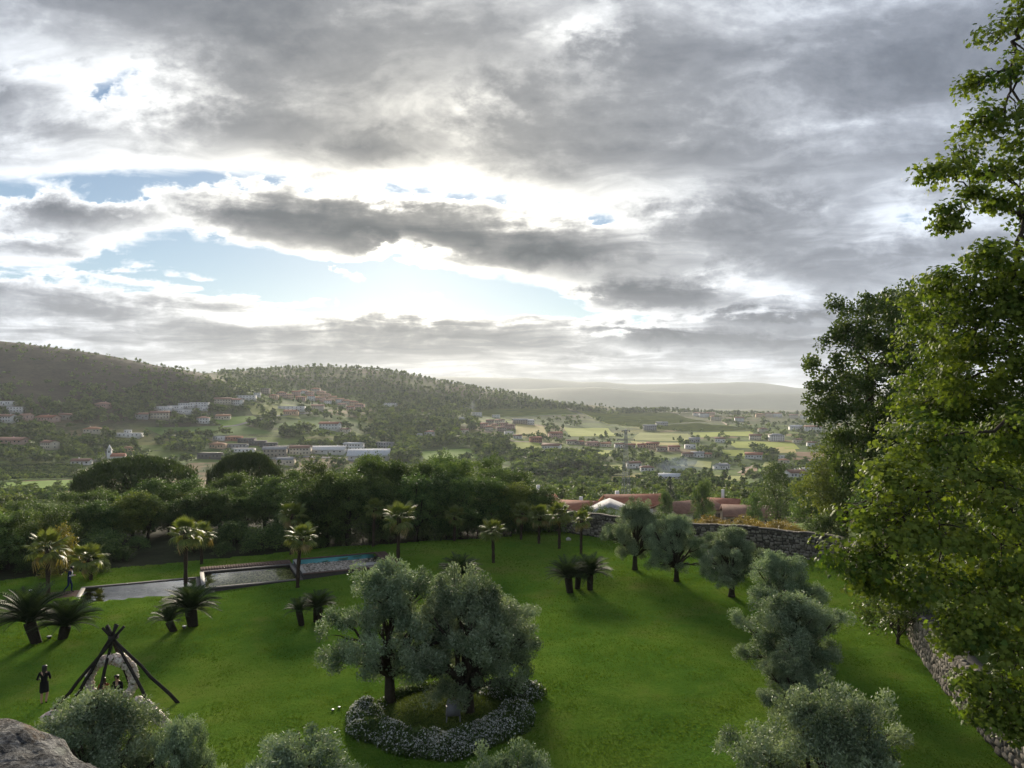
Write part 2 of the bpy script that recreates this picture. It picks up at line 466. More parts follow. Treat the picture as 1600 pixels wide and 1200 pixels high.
for i, c in enumerate(COLS):
    ny_, nz_ = (NEAR_Y, NEAR_Z) if c < 790 else ([-400, 20, 60, 84, 94, 115, 140, 180, 300, 450], [-0.5, -0.3, -0.3, -0.3, -6.0, -11.0, -13.5, -15.5, -28.0, -41.0])
    ys = np.array(ny_ + TYS, float)
    zs = np.array(nz_ + [CAMZ - (p - HOR) * y / F for p, y in zip(TPY[c], TYS)])
    # smooth in log distance
    lg = np.sign(GY) * np.log1p(np.abs(GY)); ly = np.sign(ys) * np.log1p(np.abs(ys))
    _tab[i] = np.interp(lg, ly, zs)
GZ = np.zeros((len(GY), len(GPX)))
for j in range(len(GY)):
    GZ[j] = np.interp(GPX, COLS, _tab[:, j])
def _blur(A, ax, k, it):
    w = np.hanning(k + 2)[1:-1]; w /= w.sum()
    for _ in range(it):
        P_ = np.pad(A, [(k // 2, k // 2) if a == ax else (0, 0) for a in range(2)], mode='edge')
        A = sum(w[i] * np.take(P_, np.arange(i, i + A.shape[ax]), axis=ax) for i in range(k))
    return A
_far = GY > 110
_s = _blur(_blur(GZ, 0, 7, 2), 1, 9, 2)
GZ = np.where(_far[:, None], _s, GZ)
_YY, _PP = np.meshgrid(GY, GPX, indexing='ij')
_XX = (_PP - 800.0) / F * np.maximum(_YY, 20.0)
_rel = smooth01((_YY - 200) / 500.0)
GZ += _rel * ((fbm(_XX / 260.0, _YY / 260.0, 5, 3) - 0.5) * (10.0 + _YY * 0.006) + (fbm(_XX / 60.0, _YY / 60.0, 3, 9) - 0.5) * 2.5)
_gin = (_YY < 84)
GZ = np.where(_gin, lawn_z(_XX, _YY) - 0.30 - 0.4 * smooth01((_YY - 70) / 14), GZ)

def ground(X, Y):
    """height of the terrain"""
    X, Y = np.asarray(X, float), np.asarray(Y, float)
    px = 800.0 + F * X / np.maximum(Y, 20.0)
    fi = np.interp(Y, GY, np.arange(len(GY))); fj = np.interp(px, GPX, np.arange(len(GPX)))
    i = np.clip(fi.astype(int), 0, len(GY) - 2); j = np.clip(fj.astype(int), 0, len(GPX) - 2)
    a, b = fi - i, fj - j
    return (GZ[i, j] * (1 - b) + GZ[i, j + 1] * b) * (1 - a) + (GZ[i + 1, j] * (1 - b) + GZ[i + 1, j + 1] * b) * a

def at(px, py, h=0.0):
    """point of the garden seen at a pixel of the photograph, h above the lawn"""
    z = h
    for _ in range(12):
        Y = (CAMZ - z) * F / (py - HOR); X = (px - 800.0) / F * Y
        z = float(lawn_z(X, Y)) + h
    return Vector((X, Y, z))

_MARCH = np.geomspace(100, 15000, 1500)
def hit(px, py, near=100.0, far=15000.0):
    """first point of the terrain seen at a pixel"""
    Yv = _MARCH[(_MARCH >= near) & (_MARCH <= far)]
    u = (px - 800.0) / F
    zr = CAMZ - (py - HOR) * Yv / F
    d = zr - ground(u * Yv, Yv)
    k = np.argmax(d < 0)
    if d[k] >= 0: k = int(np.argmin(d))
    Y = Yv[k]
    if k > 0 and d[k] < 0:
        Y = Yv[k - 1] + (Yv[k] - Yv[k - 1]) * d[k - 1] / (d[k - 1] - d[k])
    X = u * Y
    return Vector((X, Y, float(ground(X, Y))))

def pix(X, Y, Z):
    return 800.0 + F * X / Y, HOR - F * (Z - CAMZ) / Y

# terrain mesh and its own colours: meadow, scrub, heath on the near hill, wooded slopes
def terrain_material():
    m, t, out = new_mat('terrain')
    v = coords(t, 'World')
    at_ = t.nodes.new('ShaderNodeAttribute'); at_.attribute_name = 'tint'
    heath = S(t, at_.outputs['Fac'])
    vo = t.nodes.new('ShaderNodeTexVoronoi'); vo.feature = 'F1'; vo.inputs['Scale'].default_value = 0.0125
    wv = noise(t, v, 0.01, 3, 0.5, color=True)
    mv = t.nodes.new('ShaderNodeVectorMath'); mv.operation = 'MULTIPLY_ADD'
    t.links.new(wv, mv.inputs[0]); mv.inputs[1].default_value = (40, 40, 0); t.links.new(v, mv.inputs[2])
    t.links.new(mv.outputs[0], vo.inputs['Vector'])
    cell = t.nodes.new('ShaderNodeSeparateXYZ'); t.links.new(vo.outputs['Color'], cell.inputs[0])
    plots = ramp(t, S(t, cell.outputs[0]), [(0.0, (0.070, 0.120, 0.028)), (0.25, (0.110, 0.165, 0.036)), (0.45, (0.165, 0.215, 0.046)), (0.6, (0.080, 0.125, 0.032)),
                                            (0.75, (0.20, 0.205, 0.060)), (0.88, (0.22, 0.165, 0.085)), (1.0, (0.15, 0.21, 0.05))], 'CONSTANT')
    n1 = noise(t, v, 0.03, 6, 0.6); n2 = noise(t, v, 0.22, 5, 0.65)
    scrub = ramp(t, n2, [(0.3, (0.035, 0.055, 0.020)), (0.5, (0.075, 0.105, 0.034)), (0.7, (0.125, 0.145, 0.050))])
    c = mixc(t, (n1.ss(0.46, 0.60)), plots, scrub)
    hc = ramp(t, n2 * 0.55 + n1 * 0.45, [(0.34, (0.030, 0.030, 0.022)), (0.46, (0.060, 0.052, 0.038)), (0.58, (0.088, 0.075, 0.050)), (0.72, (0.125, 0.115, 0.058))])
    c = mixc(t, heath.sat(), c, hc)
    bsdf(t, out, c, 0.95, 0.05, n2 + n1, 1.2)
    return m

def build_terrain():
    ny, nx = GZ.shape
    V = np.stack([_XX, _YY, GZ], -1).reshape(-1, 3)
    i, j = np.meshgrid(np.arange(ny - 1), np.arange(nx - 1), indexing='ij'); i, j = i.ravel(), j.ravel()
    Fq = np.stack([i * nx + j, i * nx + j + 1, (i + 1) * nx + j + 1, (i + 1) * nx + j], 1)
    hill = smooth01((430 - _PP) / 160.0) * smooth01((_YY - 780) / 160.0) * smooth01((1700 - _YY) / 200.0)
    wood = smooth01((_YY - 1450) / 200.0) * 0.5
    me = mesh('terrain', V, Fq, [terrain_material(), M['litter']], True, np.maximum(hill, wood).ravel(), np.where((_YY[:-1, :-1].ravel() < 112) & (_PP[:-1, :-1].ravel() < 850), 1, 0))
    put('terrain', me, kind='structure')
build_terrain()

# far ranges, each a real ridge kilometres away
def ridge(name, prof, depth, back, seed, mat, base=-90.0):
    px = np.linspace(prof[0][0], prof[-1][0], 260)
    py = np.interp(px, [p[0] for p in prof], [p[1] for p in prof])
    py = np.convolve(np.pad(py, 4, mode='edge'), np.ones(9) / 9, 'valid') - (fbm(px / 55.0, px * 0 + seed, 4, seed) - 0.5) * 5.0
    rows = []
    prof_t = [0.0, 0.15, 0.3, 0.5, 0.7, 0.88, 1.0, 1.25, 1.6]
    for k, tt in enumerate(prof_t):
        Yr = depth + (tt - 1.0) * back * (1 + 0.15 * np.sin(px / 90.0 + seed))
        top = CAMZ - (py - HOR) * depth / F
        hgt = np.where(tt <= 1.0, base + (top - base) * (smooth01(tt) * 0.75 + tt * 0.25), top - (top - base) * (tt - 1.0))
        hgt = hgt + (fbm(px / 30.0, px * 0 + k * 1.7, 4, seed + 3) - 0.5) * (top - base) * 0.22 * (1 - abs(tt - 0.5) * 1.6 if tt <= 1 else 0)
        rows.append(np.stack([(px - 800.0) / F * Yr, Yr, hgt], -1))
    V = np.concatenate(rows); nx = len(px); ny = len(rows)
    i, j = np.meshgrid(np.arange(ny - 1), np.arange(nx - 1), indexing='ij'); i, j = i.ravel(), j.ravel()
    put(name, mesh(name, V, np.stack([i * nx + j, i * nx + j + 1, (i + 1) * nx + j + 1, (i + 1) * nx + j], 1), mat, True), kind='structure')
M['range'] = plain('forested_range', (0.055, 0.075, 0.045), 0.95, 0.05, 0.4, 0.004, 0.0, 'World')
ridge('mountains', [(-900, 560), (-300, 575), (300, 590), (600, 592), (680, 588), (740, 592), (800, 589), (850, 593), (930, 599), (1000, 598), (1060, 602), (1120, 596), (1180, 595), (1215, 604), (1280, 609), (1500, 600), (1900, 590), (2400, 600)], 9000, 2600, 5, M['range'])
ridge('mountains', [(-900, 590), (300, 605), (700, 612), (830, 607), (900, 604), (960, 608), (1040, 612), (1130, 616), (1220, 612), (1300, 618), (1600, 610), (2400, 606)], 6200, 1800, 11, M['range'])

# ------------------------------------------------------------------ lawn
WALL = [(1.0, 75.5), (5.0, 73.0), (9.5, 69.8), (16.0, 65.6), (22.5, 61.6), (25.6, 58.0), (25.2, 52.0), (24.4, 46.5), (22.0, 39.5), (19.6, 32.5), (17.9, 27.0), (16.4, 20.0), (15.0, 10.0)]
BACK = [(-400, 955), (-200, 930), (0, 907), (120, 893), (200, 885), (330, 873), (460, 861), (600, 851), (720, 843), (800, 838)]
LAWN_POLY = [(p.x, p.y) for p in (at(*b) for b in BACK)] + WALL + [(15.0, 4.0), (-70.0, 4.0)]

def inside(X, Y, poly):
    X, Y = np.asarray(X), np.asarray(Y)
    r = np.zeros(X.shape, bool); n = len(poly)
    for k in range(n):
        x0, y0 = poly[k]; x1, y1 = poly[(k + 1) % n]
        if y0 == y1: continue
        c = ((y0 > Y) != (y1 > Y)) & (X < (x1 - x0) * (Y - y0) / (y1 - y0) + x0)
        r ^= c
    return r

def grass_material():
    m, t, out = new_mat('lawn')
    v = coords(t, 'World')
    n0 = noise(t, v, 0.11, 4, 0.55); n1 = noise(t, v, 0.7, 5, 0.6); n2 = noise(t, v, 7.0, 4, 0.65); n3 = noise(t, v, 34.0, 2, 0.6)
    f = n0 * 0.56 + n1 * 0.30 + n2 * 0.24 + n3 * 0.16 - 0.08
    c = ramp(t, f, [(0.36, (0.050, 0.112, 0.018)), (0.49, (0.084, 0.174, 0.024)), (0.60, (0.128, 0.214, 0.030)), (0.74, (0.185, 0.238, 0.045))])
    n5 = noise(t, v, 0.28, 5, 0.65)
    c = mixc(t, n5.ss(0.52, 0.72) * 0.55, c, (0.195, 0.195, 0.055))
    c = mixc(t, noise(t, v, 1.7, 4, 0.7).ss(0.60, 0.72) * 0.35, c, (0.030, 0.062, 0.014))
    bsdf(t, out, c, 1.0, 0.0, n2 + n3 * 0.7 + n1 * 2.0, 0.10)
    return m
M['lawn'] = grass_material()
M['grass'] = leaf_mat('grass_blade', (0.060, 0.130, 0.018), (0.170, 0.252, 0.036), 0.28, 1.0, 0.0, (1.25, 1.15, 0.4), 0.0)

def pool_mask(X, Y, margin=0.0):
    a, b = np.array([0.912, 0.410]), np.array([-0.410, 0.912])
    X, Y = np.asarray(X) - POOL0[0], np.asarray(Y) - POOL0[1]
    s, tt = X * a[0] + Y * a[1], X * b[0] + Y * b[1]
    return (s > -margin) & (s < 21.6 + margin) & (tt > -margin) & (tt < 5.7 + margin)
_p = at(110, 946); POOL0 = (_p.x, _p.y)

def build_lawn():
    xs = np.arange(-72, 28, 0.5); ys = np.arange(4, 92, 0.5)
    Xg, Yg = np.meshgrid(xs, ys, indexing='xy')
    Zg = lawn_z(Xg, Yg) + (fbm(Xg * 0.8, Yg * 0.8, 3, 4) - 0.5) * 0.05
    V = np.stack([Xg, Yg, Zg], -1).reshape(-1, 3); nx = len(xs); ny = len(ys)
    i, j = np.meshgrid(np.arange(ny - 1), np.arange(nx - 1), indexing='ij'); i, j = i.ravel(), j.ravel()
    cx_, cy_ = xs[j] + 0.25, ys[i] + 0.25
    ok = inside(cx_, cy_, LAWN_POLY) & ~pool_mask(cx_, cy_, -0.35)
    Fq = np.stack([i * nx + j, i * nx + j + 1, (i + 1) * nx + j + 1, (i + 1) * nx + j], 1)[ok]
    put('lawn', mesh('lawn', V, Fq, M['lawn'], True), kind='structure')
    # blades
    n = 210000
    u = rng.random(n * 2)
    Yb = 24.0 + 66.0 * u ** 1.5
    Xb = (rng.random(n * 2) * 1.5 - 0.75) * Yb
    ok = inside(Xb, Yb, LAWN_POLY) & ~pool_mask(Xb, Yb, 0.15)
    Xb, Yb = Xb[ok][:n], Yb[ok][:n]; n = len(Xb)
    Zb = lawn_z(Xb, Yb) - 0.01
    big = 0.6 + Yb / 45.0
    hgt = (0.018 + 0.026 * rng.random(n)) * big * (0.7 + 0.7 * fbm(Xb * 0.5, Yb * 0.5, 2, 8))
    a = rng.random(n) * 6.283; wd = (0.014 + 0.014 * rng.random(n)) * big
    B = np.stack([Xb, Yb, Zb], -1)
    side = np.stack([np.cos(a), np.sin(a), 0 * a], -1) * wd[:, None]
    lean = np.stack([rng.normal(size=n) * 0.5, rng.normal(size=n) * 0.5, np.ones(n)], -1) * hgt[:, None]
    V = np.stack([B - side, B + side, B + lean], 1).reshape(-1, 3)
    tn = np.clip(0.20 + 0.55 * fbm(Xb * 0.16, Yb * 0.16, 4, 21) + rng.normal(size=n) * 0.17, 0, 1)
    put('grass', mesh('grass', V, np.arange(3 * n).reshape(-1, 3), M['grass'], False, np.repeat(tn, 3)), kind='stuff',
        label='short mown green grass covering the garden lawn', cat='grass')
build_lawn()

def strip(name, pts, width, mat, zf, lift, kind='structure', sub=10):
    """a road or path draped over the land along a line of (x, y)"""
    P_ = np.array(pts, float)
    s = np.concatenate([[0], np.cumsum(np.linalg.norm(np.diff(P_, axis=0), axis=1))])
    q = np.linspace(0, s[-1], max(12, sub * len(P_)))
    X, Y = np.interp(q, s, P_[:, 0]), np.interp(q, s, P_[:, 1])
    k = np.ones(7) / 7
    if len(X) > 14:
        X, Y = (np.convolve(np.pad(a_, 3, mode='edge'), k, 'valid') for a_ in (X, Y))
    d = unit(np.stack([np.gradient(X), np.gradient(Y)], -1)); nrm = np.stack([-d[:, 1], d[:, 0]], -1)
    V = []
    for c in (-0.5, -0.17, 0.17, 0.5):
        xx, yy_ = X + nrm[:, 0] * width * c, Y + nrm[:, 1] * width * c
        V.append(np.stack([xx, yy_, zf(xx, yy_) + lift], -1))
    V = np.stack(V, 1).reshape(-1, 3); n = len(X)
    i, j = np.meshgrid(np.arange(n - 1), np.arange(3), indexing='ij'); i, j = i.ravel(), j.ravel()
    put(name, mesh(name, V, np.stack([i * 4 + j, i * 4 + j + 1, i * 4 + j + 5, i * 4 + j + 4], 1), mat, True), kind=kind)

# ------------------------------------------------------------------ foliage
def leaf_quads(C, out, L, W, r, up=0.0, spread=0.9):
    """one small pointed face per leaf"""
    n = len(C)
    d = unit(out * 0.7 + r.normal(size=(n, 3)) * spread + np.array([0, 0, up]))
    s = unit(np.cross(d, unit(r.normal(size=(n, 3)) + np.array([0, 0, 0.6]))))
    L = np.broadcast_to(L, (n,))[:, None] * (0.7 + 0.6 * r.random((n, 1))); W = np.broadcast_to(W, (n,))[:, None] * (0.7 + 0.6 * r.random((n, 1)))
    V = np.stack([C - d * L * 0.5, C + s * W * 0.5 - d * L * 0.05, C + d * L * 0.5, C - s * W * 0.5 - d * L * 0.05], 1).reshape(-1, 3)
    return V, np.arange(4 * n).reshape(-1, 4)

def clump_leaves(clumps, per_area, sub_r, L, W, seed, up=0.0, spread=0.9, fill=0.25, flat=1.0, gap=0.0, tvar=0.20):
    """leaves gathered in sprays round the surface of each clump (x, y, z, rx, ry, rz)"""
    r = np.random.default_rng(seed)
    Vs, Fs, Ts, n0 = [], [], [], 0
    for (x, y, z, rx, ry, rz) in clumps:
        R3 = np.array([rx, ry, rz]); c = np.array([x, y, z])
        m = max(5, int(4 * (rx * ry + rx * rz + ry * rz) / 3 / (sub_r * sub_r) * 0.9))
        dirs = sphere_dirs(m, r)
        dirs[:, 2] = np.where(dirs[:, 2] < -0.55, -dirs[:, 2] * 0.5, dirs[:, 2])
        rad = np.where(r.random(m) < fill, r.random(m) ** 0.5, 0.82 + 0.30 * r.random(m))
        sc = c + dirs * R3 * rad[:, None]
        keep = r.random(m) > gap
        sc, dirs = sc[keep], dirs[keep]; m = len(sc)
        sr = sub_r * (0.65 + 0.7 * r.random(m))
        st = 0.5 + r.normal() * tvar * 0.5 + r.normal(size=m) * tvar
        cnt = np.maximum(3, (per_area * sr * sr * (0.7 + 0.6 * r.random(m))).astype(int))
        idx = np.repeat(np.arange(m), cnt); n = len(idx)
        off = sphere_dirs(n, r) * (r.random((n, 1)) ** 0.45) * sr[idx][:, None]
        off[:, 2] *= flat
        C = sc[idx] + off
        V, Fq = leaf_quads(C, unit(off * 0.6 / sr[idx][:, None] + dirs[idx] * 0.6), L, W, r, up, spread)
        Vs.append(V); Fs.append(Fq + n0); n0 += len(V)
        Ts.append(np.repeat(np.clip(st[idx] + r.normal(size=n) * 0.18, 0, 1), 4))
    return np.concatenate(Vs), np.concatenate(Fs), np.concatenate(Ts)

def curve_pts(a, b, sag, k, r, wob=0.06):
    a, b = np.asarray(a, float), np.asarray(b, float)
    t = np.linspace(0, 1, k)[:, None]
    P_ = a * (1 - t) + b * t + np.array([0, 0, 1]) * (t * (1 - t) * 4 * sag)
    w = r.normal(size=(k, 3)) * wob * np.linalg.norm(b - a); w[0] = 0; w[-1] = 0
    return P_ + w * 0.5

def limbs(mb, fork, clumps, r0, r, n=6, sag=0.1, thin=0.3):
    for (x, y, z, rx, ry, rz) in clumps:
        b = np.array([x, y, z + rz * 0.15])
        P_ = curve_pts(fork + r.normal(size=3) * r0 * 0.3, b, sag * np.linalg.norm(b - fork), 6, r)
        mb.tube(P_, np.linspace(r0, r0 * thin, 6), n)
        for _ in range(3):
            e = b + sphere_dirs(1, r)[0] * np.array([rx, ry, rz]) * 0.85
            mb.tube(curve_pts(P_[3], e, 0.0, 4, r), np.linspace(r0 * 0.4, r0 * 0.1, 4), 4)

KIND = {}
def kind(name, trunk, crown, height):
    KIND[name] = (trunk, crown, height)

def ring_clumps(r, n, R0, z0, z1, cr, squash=0.8, taper=None):
    out = []
    for i in range(n):
        a = i * 2.399963 + r.normal() * 0.3
        h = (i + 0.5) / n
        rad = R0 * math.sqrt(max(0.05, 1 - (2 * h - 0.85) ** 2)) * (0.55 + 0.3 * r.random())
        if taper: rad *= taper(h)
        s = cr * (0.75 + 0.5 * r.random())
        out.append((rad * math.cos(a), rad * math.sin(a), z0 + (z1 - z0) * h, s, s, s * squash))
    return out

def make_olive(name, seed, dens=1300, L=0.13, W=0.05):
    r = np.random.default_rng(seed)
    mb = MB(); th = 1.2
    lean = r.normal(size=2) * 0.12
    tr = np.array([[0, 0, -0.15], [lean[0] * 0.3, lean[1] * 0.3, 0.35], [lean[0] * 0.8, lean[1] * 0.8, 0.95], [lean[0], lean[1], th]])
    mb.tube(tr, [0.34, 0.24, 0.21, 0.20], 9)
    cl = []
    for (x, y, z, a, b, c) in ring_clumps(r, 17, 2.5, 1.30, 5.35, 0.80, 0.9):
        k = 0.7 + 0.6 * r.random(); q = 0.85 + 0.35 * r.random()
        cl.append((x * q, y * q, z + r.normal() * 0.2, a * k, b * k, c * k))
    for _ in range(7):
        a = r.random() * 6.28; q = 2.2 + 0.7 * r.random(); k = 0.30 + 0.22 * r.random()
        cl.append((q * math.cos(a), q * math.sin(a), 1.5 + 3.0 * r.random(), k, k, k * 1.2))
    cl.append((0, 0, 3.6, 1.1, 1.1, 1.1))
    limbs(mb, tr[-1], cl, 0.11, r)
    V, Fq, T_ = clump_leaves(cl, dens, 0.36, L, W, seed + 1, 0.25, 0.75, 0.22, 1.0, 0.14)
    kind(name, mb.mesh('olive_trunk', M['bark'], True), mesh('olive_crown', V, Fq, M['olive'], False, T_), 6.2)
for i, (sd, de) in enumerate([(11, 1350), (23, 1350), (37, 1350)]):
    make_olive('olive%d' % i, sd, de)

def make_broad(name, seed, mat, bark='bark', h=8.0, R0=2.6, z0=2.2, n=16, cr=1.35, L=0.20, W=0.12, dens=150, sub=0.5, gap=0.05, taper=None, tr0=0.2):
    r = np.random.default_rng(seed)
    mb = MB(); th = z0 * 0.9
    tr = np.array([[0, 0, -0.3], [r.normal() * 0.06, r.normal() * 0.06, th * 0.5], [r.normal() * 0.12, r.normal() * 0.12, th], [0, 0, h * 0.62]])
    mb.tube(tr, [tr0 * 1.35, tr0, tr0 * 0.85, tr0 * 0.35], 7)
    cl = ring_clumps(r, n, R0, z0 + 0.2, h - cr * 0.7, cr, 0.85, taper) + [(0, 0, h * 0.58, R0 * 0.55, R0 * 0.55, h * 0.2)]
    limbs(mb, tr[2], cl[::2], tr0 * 0.4, r, 5)
    V, Fq, T_ = clump_leaves(cl, dens, sub, L, W, seed + 1, 0.1, 0.9, 0.25, 1.0, gap)
    kind(name, mb.mesh('trunk', M[bark], True), mesh('crown', V, Fq, M[mat], False, T_), h)
for i in range(4):
    make_broad('wood%d' % i, 50 + i, 'wood_b' if i == 2 else 'wood', h=8.0, R0=2.4 + 0.35 * (i % 2), z0=1.6, n=13 + 2 * i, cr=1.15 + 0.15 * (i % 3), gap=0.12)
make_broad('rusty', 71, 'rust', h=3.0, R0=1.5, z0=0.3, n=12, cr=0.75, L=0.14, W=0.08, dens=240, sub=0.3, tr0=0.08)
make_broad('bush', 73, 'shrub', h=2.6, R0=1.3, z0=0.2, n=12, cr=0.7, L=0.13, W=0.07, dens=240, sub=0.28, tr0=0.07)
make_broad('bush_dark', 74, 'wood', h=2.6, R0=1.4, z0=0.2, n=10, cr=0.75, L=0.16, W=0.09, dens=140, sub=0.32, tr0=0.07)
make_broad('golden', 75, 'golden', h=3.2, R0=1.25, z0=0.15, n=16, cr=0.62, L=0.12, W=0.07, dens=300, sub=0.26, tr0=0.07, taper=lambda h_: 1.15 - 0.75 * h_)
make_broad('bluebush', 77, 'blue', h=1.6, R0=0.95, z0=0.1, n=9, cr=0.5, L=0.16, W=0.03, dens=420, sub=0.24, tr0=0.05)
make_broad('tall', 79, 'oak', h=11.0, R0=1.9, z0=4.0, n=12, cr=1.2, L=0.2, W=0.09, dens=150, sub=0.5, gap=0.2, tr0=0.16)

def make_stone_pine(name, seed):
    """low domed crown of upright needle tufts"""
    r = np.random.default_rng(seed)
    mb = MB(); mb.tube([[0, 0, -0.5], [0.1, 0, 1.2], [0, 0.1, 2.4]], [0.32, 0.26, 0.22], 8)
    n = 2100
    a = r.random(n) * 6.283; q = np.sqrt(r.random(n)) * 0.98
    Xc, Yc = np.cos(a) * q * 4.6, np.sin(a) * q * 4.6
    Zc = 1.9 + 3.6 * np.sqrt(np.maximum(0, 1 - q ** 2.6)) * (0.90 + 0.2 * fbm(Xc * 0.8, Yc * 0.8, 3, seed))
    deep = r.random(n) < 0.62
    Zc = np.where(deep & (q > 0.6), 0.4 + (Zc - 0.4) * r.random(n), Zc)
    Xc, Yc = (np.where(deep & (q > 0.6), v_ * (0.98 / np.maximum(q, 0.6)) * (0.9 + 0.1 * r.random(n)), v_) for v_ in (Xc, Yc))
    for k in range(0, n, 45):
        mb.tube(curve_pts([0, 0, 2.3], [Xc[k] * 0.9, Yc[k] * 0.9, Zc[k] - 0.5], -0.2, 5, r), np.linspace(0.12, 0.03, 5), 5)
    Vs, Fs, Ts, n0 = [], [], [], 0
    for k in range(n):
        m = 24; h_ = 0.5 + 0.45 * r.random()
        tt = r.random(m)
        C = np.stack([Xc[k] + r.normal(size=m) * 0.13, Yc[k] + r.normal(size=m) * 0.13, Zc[k] - h_ * 0.6 + h_ * tt], -1)
        V, Fq = leaf_quads(C, np.tile([Xc[k] * 0.06, Yc[k] * 0.06, 1.0], (m, 1)), 0.30, 0.06, r, 0.5, 0.38)
        Vs.append(V); Fs.append(Fq + n0); n0 += len(V); Ts.append(np.full(4 * m, np.clip(0.45 + r.normal() * 0.22, 0, 1)))
    kind(name, mb.mesh('pine_trunk', M['bark'], True), mesh('pine_crown', np.concatenate(Vs), np.concatenate(Fs), M['pine'], False, np.concatenate(Ts)), 5.9)
make_stone_pine('stone_pine', 91)

def make_spruce(name, seed):
    r = np.random.default_rng(seed)
    mb = MB(); mb.tube([[0, 0, -0.3], [0, 0, 5], [0, 0, 11.5]], [0.25, 0.16, 0.03], 7)
    C, O = [], []
    for k in range(26):
        z = 1.2 + 10.4 * k / 26.0; rad = 2.5 * (1 - k / 27.0) ** 0.9 + 0.1
        for b in range(9):
            a = b * 0.698 + k * 0.37 + r.normal() * 0.15
            rr = rad * (0.8 + 0.35 * r.random()); m = int(10 + rr * 26)
            q = r.random(m) ** 0.7
            P_ = np.stack([np.cos(a) * q * rr, np.sin(a) * q * rr, z - 0.35 * q * rr + 0.12 * q ** 3 * rr], -1) + r.normal(size=(m, 3)) * [0.16, 0.16, 0.07]
            C.append(P_); O.append(np.tile([math.cos(a), math.sin(a), -0.15], (m, 1)))
    C, O = np.concatenate(C), np.concatenate(O)
    V, Fq = leaf_quads(C, O, 0.26, 0.07, r, 0.0, 0.5)
    kind(name, mb.mesh('spruce_trunk', M['bark'], True), mesh('spruce_crown', V, Fq, M['spruce'], False, np.repeat(np.clip(0.45 + r.normal(size=len(C)) * 0.25, 0, 1), 4)), 11.8)
make_spruce('spruce', 95)

def tree(name, kd, loc, h, label, cat='tree', group=None, rotz=None, wide=1.0):
    trunk, crown, hh = KIND[kd]
    s = h / hh
    o = thing(name, loc, label, cat, group, random.random() * 6.283 if rotz is None else rotz, (s * wide, s * wide, s))
    put('trunk', trunk, o); put('crown', crown, o)
    return o

# ------------------------------------------------------------------ olive trees of the garden
def olive(px, base, top, width, kd, label, rotz=None, h=None, group=None):
    """base and top rows in the photograph, width of the crown in its pixels"""
    if h is None:
        p = at(px, base)
        hh = (base - top) * p.y / F
    else:                                   # the foot is below the frame: known height instead
        hh = h
        z = h + 0.4
        Y = (CAMZ - z) * F / (top - HOR); p = Vector(((px - 800.0) / F * Y, Y, 0)); p.z = float(lawn_z(p.x, p.y))
    w = width * p.y / F
    return tree('olive_tree', kd, p, hh, label, 'olive tree', group, rotz, wide=(w / 5.3) / (hh / 6.2))
G = 'olive trees standing on the lawn'
olive(610, 1106, 866, 196, 'olive0', 'large silvery olive tree on the thinner forked trunk in the white flower bed', 0.4, group=G)
olive(734, 1128, 884, 196, 'olive1', 'large silvery olive tree beside the grey chair in the flower bed', 2.2, group=G)
olive(785, 1075, 925, 130, 'olive2', 'olive tree growing behind its larger twin at the edge of the flower bed', 4.0, group=G)
olive(992, 890, 778, 88, 'olive1', 'olive tree on the open lawn next to the last small palm by the wall', 1.0, group=G)
olive(1057, 908, 797, 88, 'olive0', 'middle one of three small olive trees along the far stone wall', 2.9, group=G)
olive(1143, 932, 817, 104, 'olive2', 'olive tree with a crooked leaning trunk beside the blue-grey bush', 5.1, group=G)
olive(1222, 1012, 856, 128, 'olive0', 'rounded olive tree in front of the corner of the stone wall', 0.9, group=G)
olive(1243, 1092, 918, 158, 'olive2', 'olive tree with a drooping crown in the row along the shaded grass strip', 3.3, group=G)
olive(1240, 1135, 1018, 112, 'olive1', 'low small olive tree squeezed between two bigger ones of the row', 1.9, group=G)
olive(1285, 0, 1062, 245, 'olive1', 'dense rounded olive crown at the foot of the picture beside the shaded grass strip', 0.2, h=5.2, group=G)
olive(150, 0, 1087, 235, 'olive2', 'olive crown in front of the log tripod and its flower garland', 0.7, h=4.8, group=G)
olive(288, 0, 1126, 125, 'olive0', 'low olive crown below the trailing flower garland', 2.6, h=4.2, group=G)
olive(470, 0, 1146, 250, 'olive0', 'brownish green olive crown cut off by the picture edge below the cycads', 2.0, h=4.6, group=G)
olive(822, 0, 1156, 190, 'olive1', 'light green olive crown cut off by the picture edge in front of the flower bed', 3.0, h=4.5, group=G)

# ------------------------------------------------------------------ the wood behind the lawn
GW = 'trees of the dark wood behind the lawn'
_edge = lambda x: np.interp(x, [b[0] for b in BACK], [b[1] for b in BACK])
_tops = lambda x: np.interp(x, [-300, 0, 60, 120, 180, 240, 300, 330, 400, 450, 490, 530, 570, 620, 680, 740, 790, 835, 870], [790, 792, 787, 778, 768, 762, 757, 752, 746, 737, 735, 722, 717, 720, 717, 713, 726, 745, 760])
rw = np.random.default_rng(5)
WMARK = [(-60, 'the left edge of the lawn'), (20, 'the palm on the deck'), (60, 'the golden conical shrub'), (142, 'the short palm'), (205, 'the lowest pool'), (255, 'the end of the lowest pool'), (290, 'the tall palm of the pools'), (325, 'the start of the plank walkway'),
         (385, 'the plank walkway'), (425, 'the end of the plank walkway'), (460, 'the pair of palms at the middle pool'), (525, 'the empty pool'), (583, 'the slender palm'), (622, 'the full-headed palm'), (665, 'the lawn beside the full-headed palm'), (710, 'the small midway palm'), (771, 'the lone bright palm'), (814, 'the first palm of the far wall'), (850, 'the start of the far wall')]
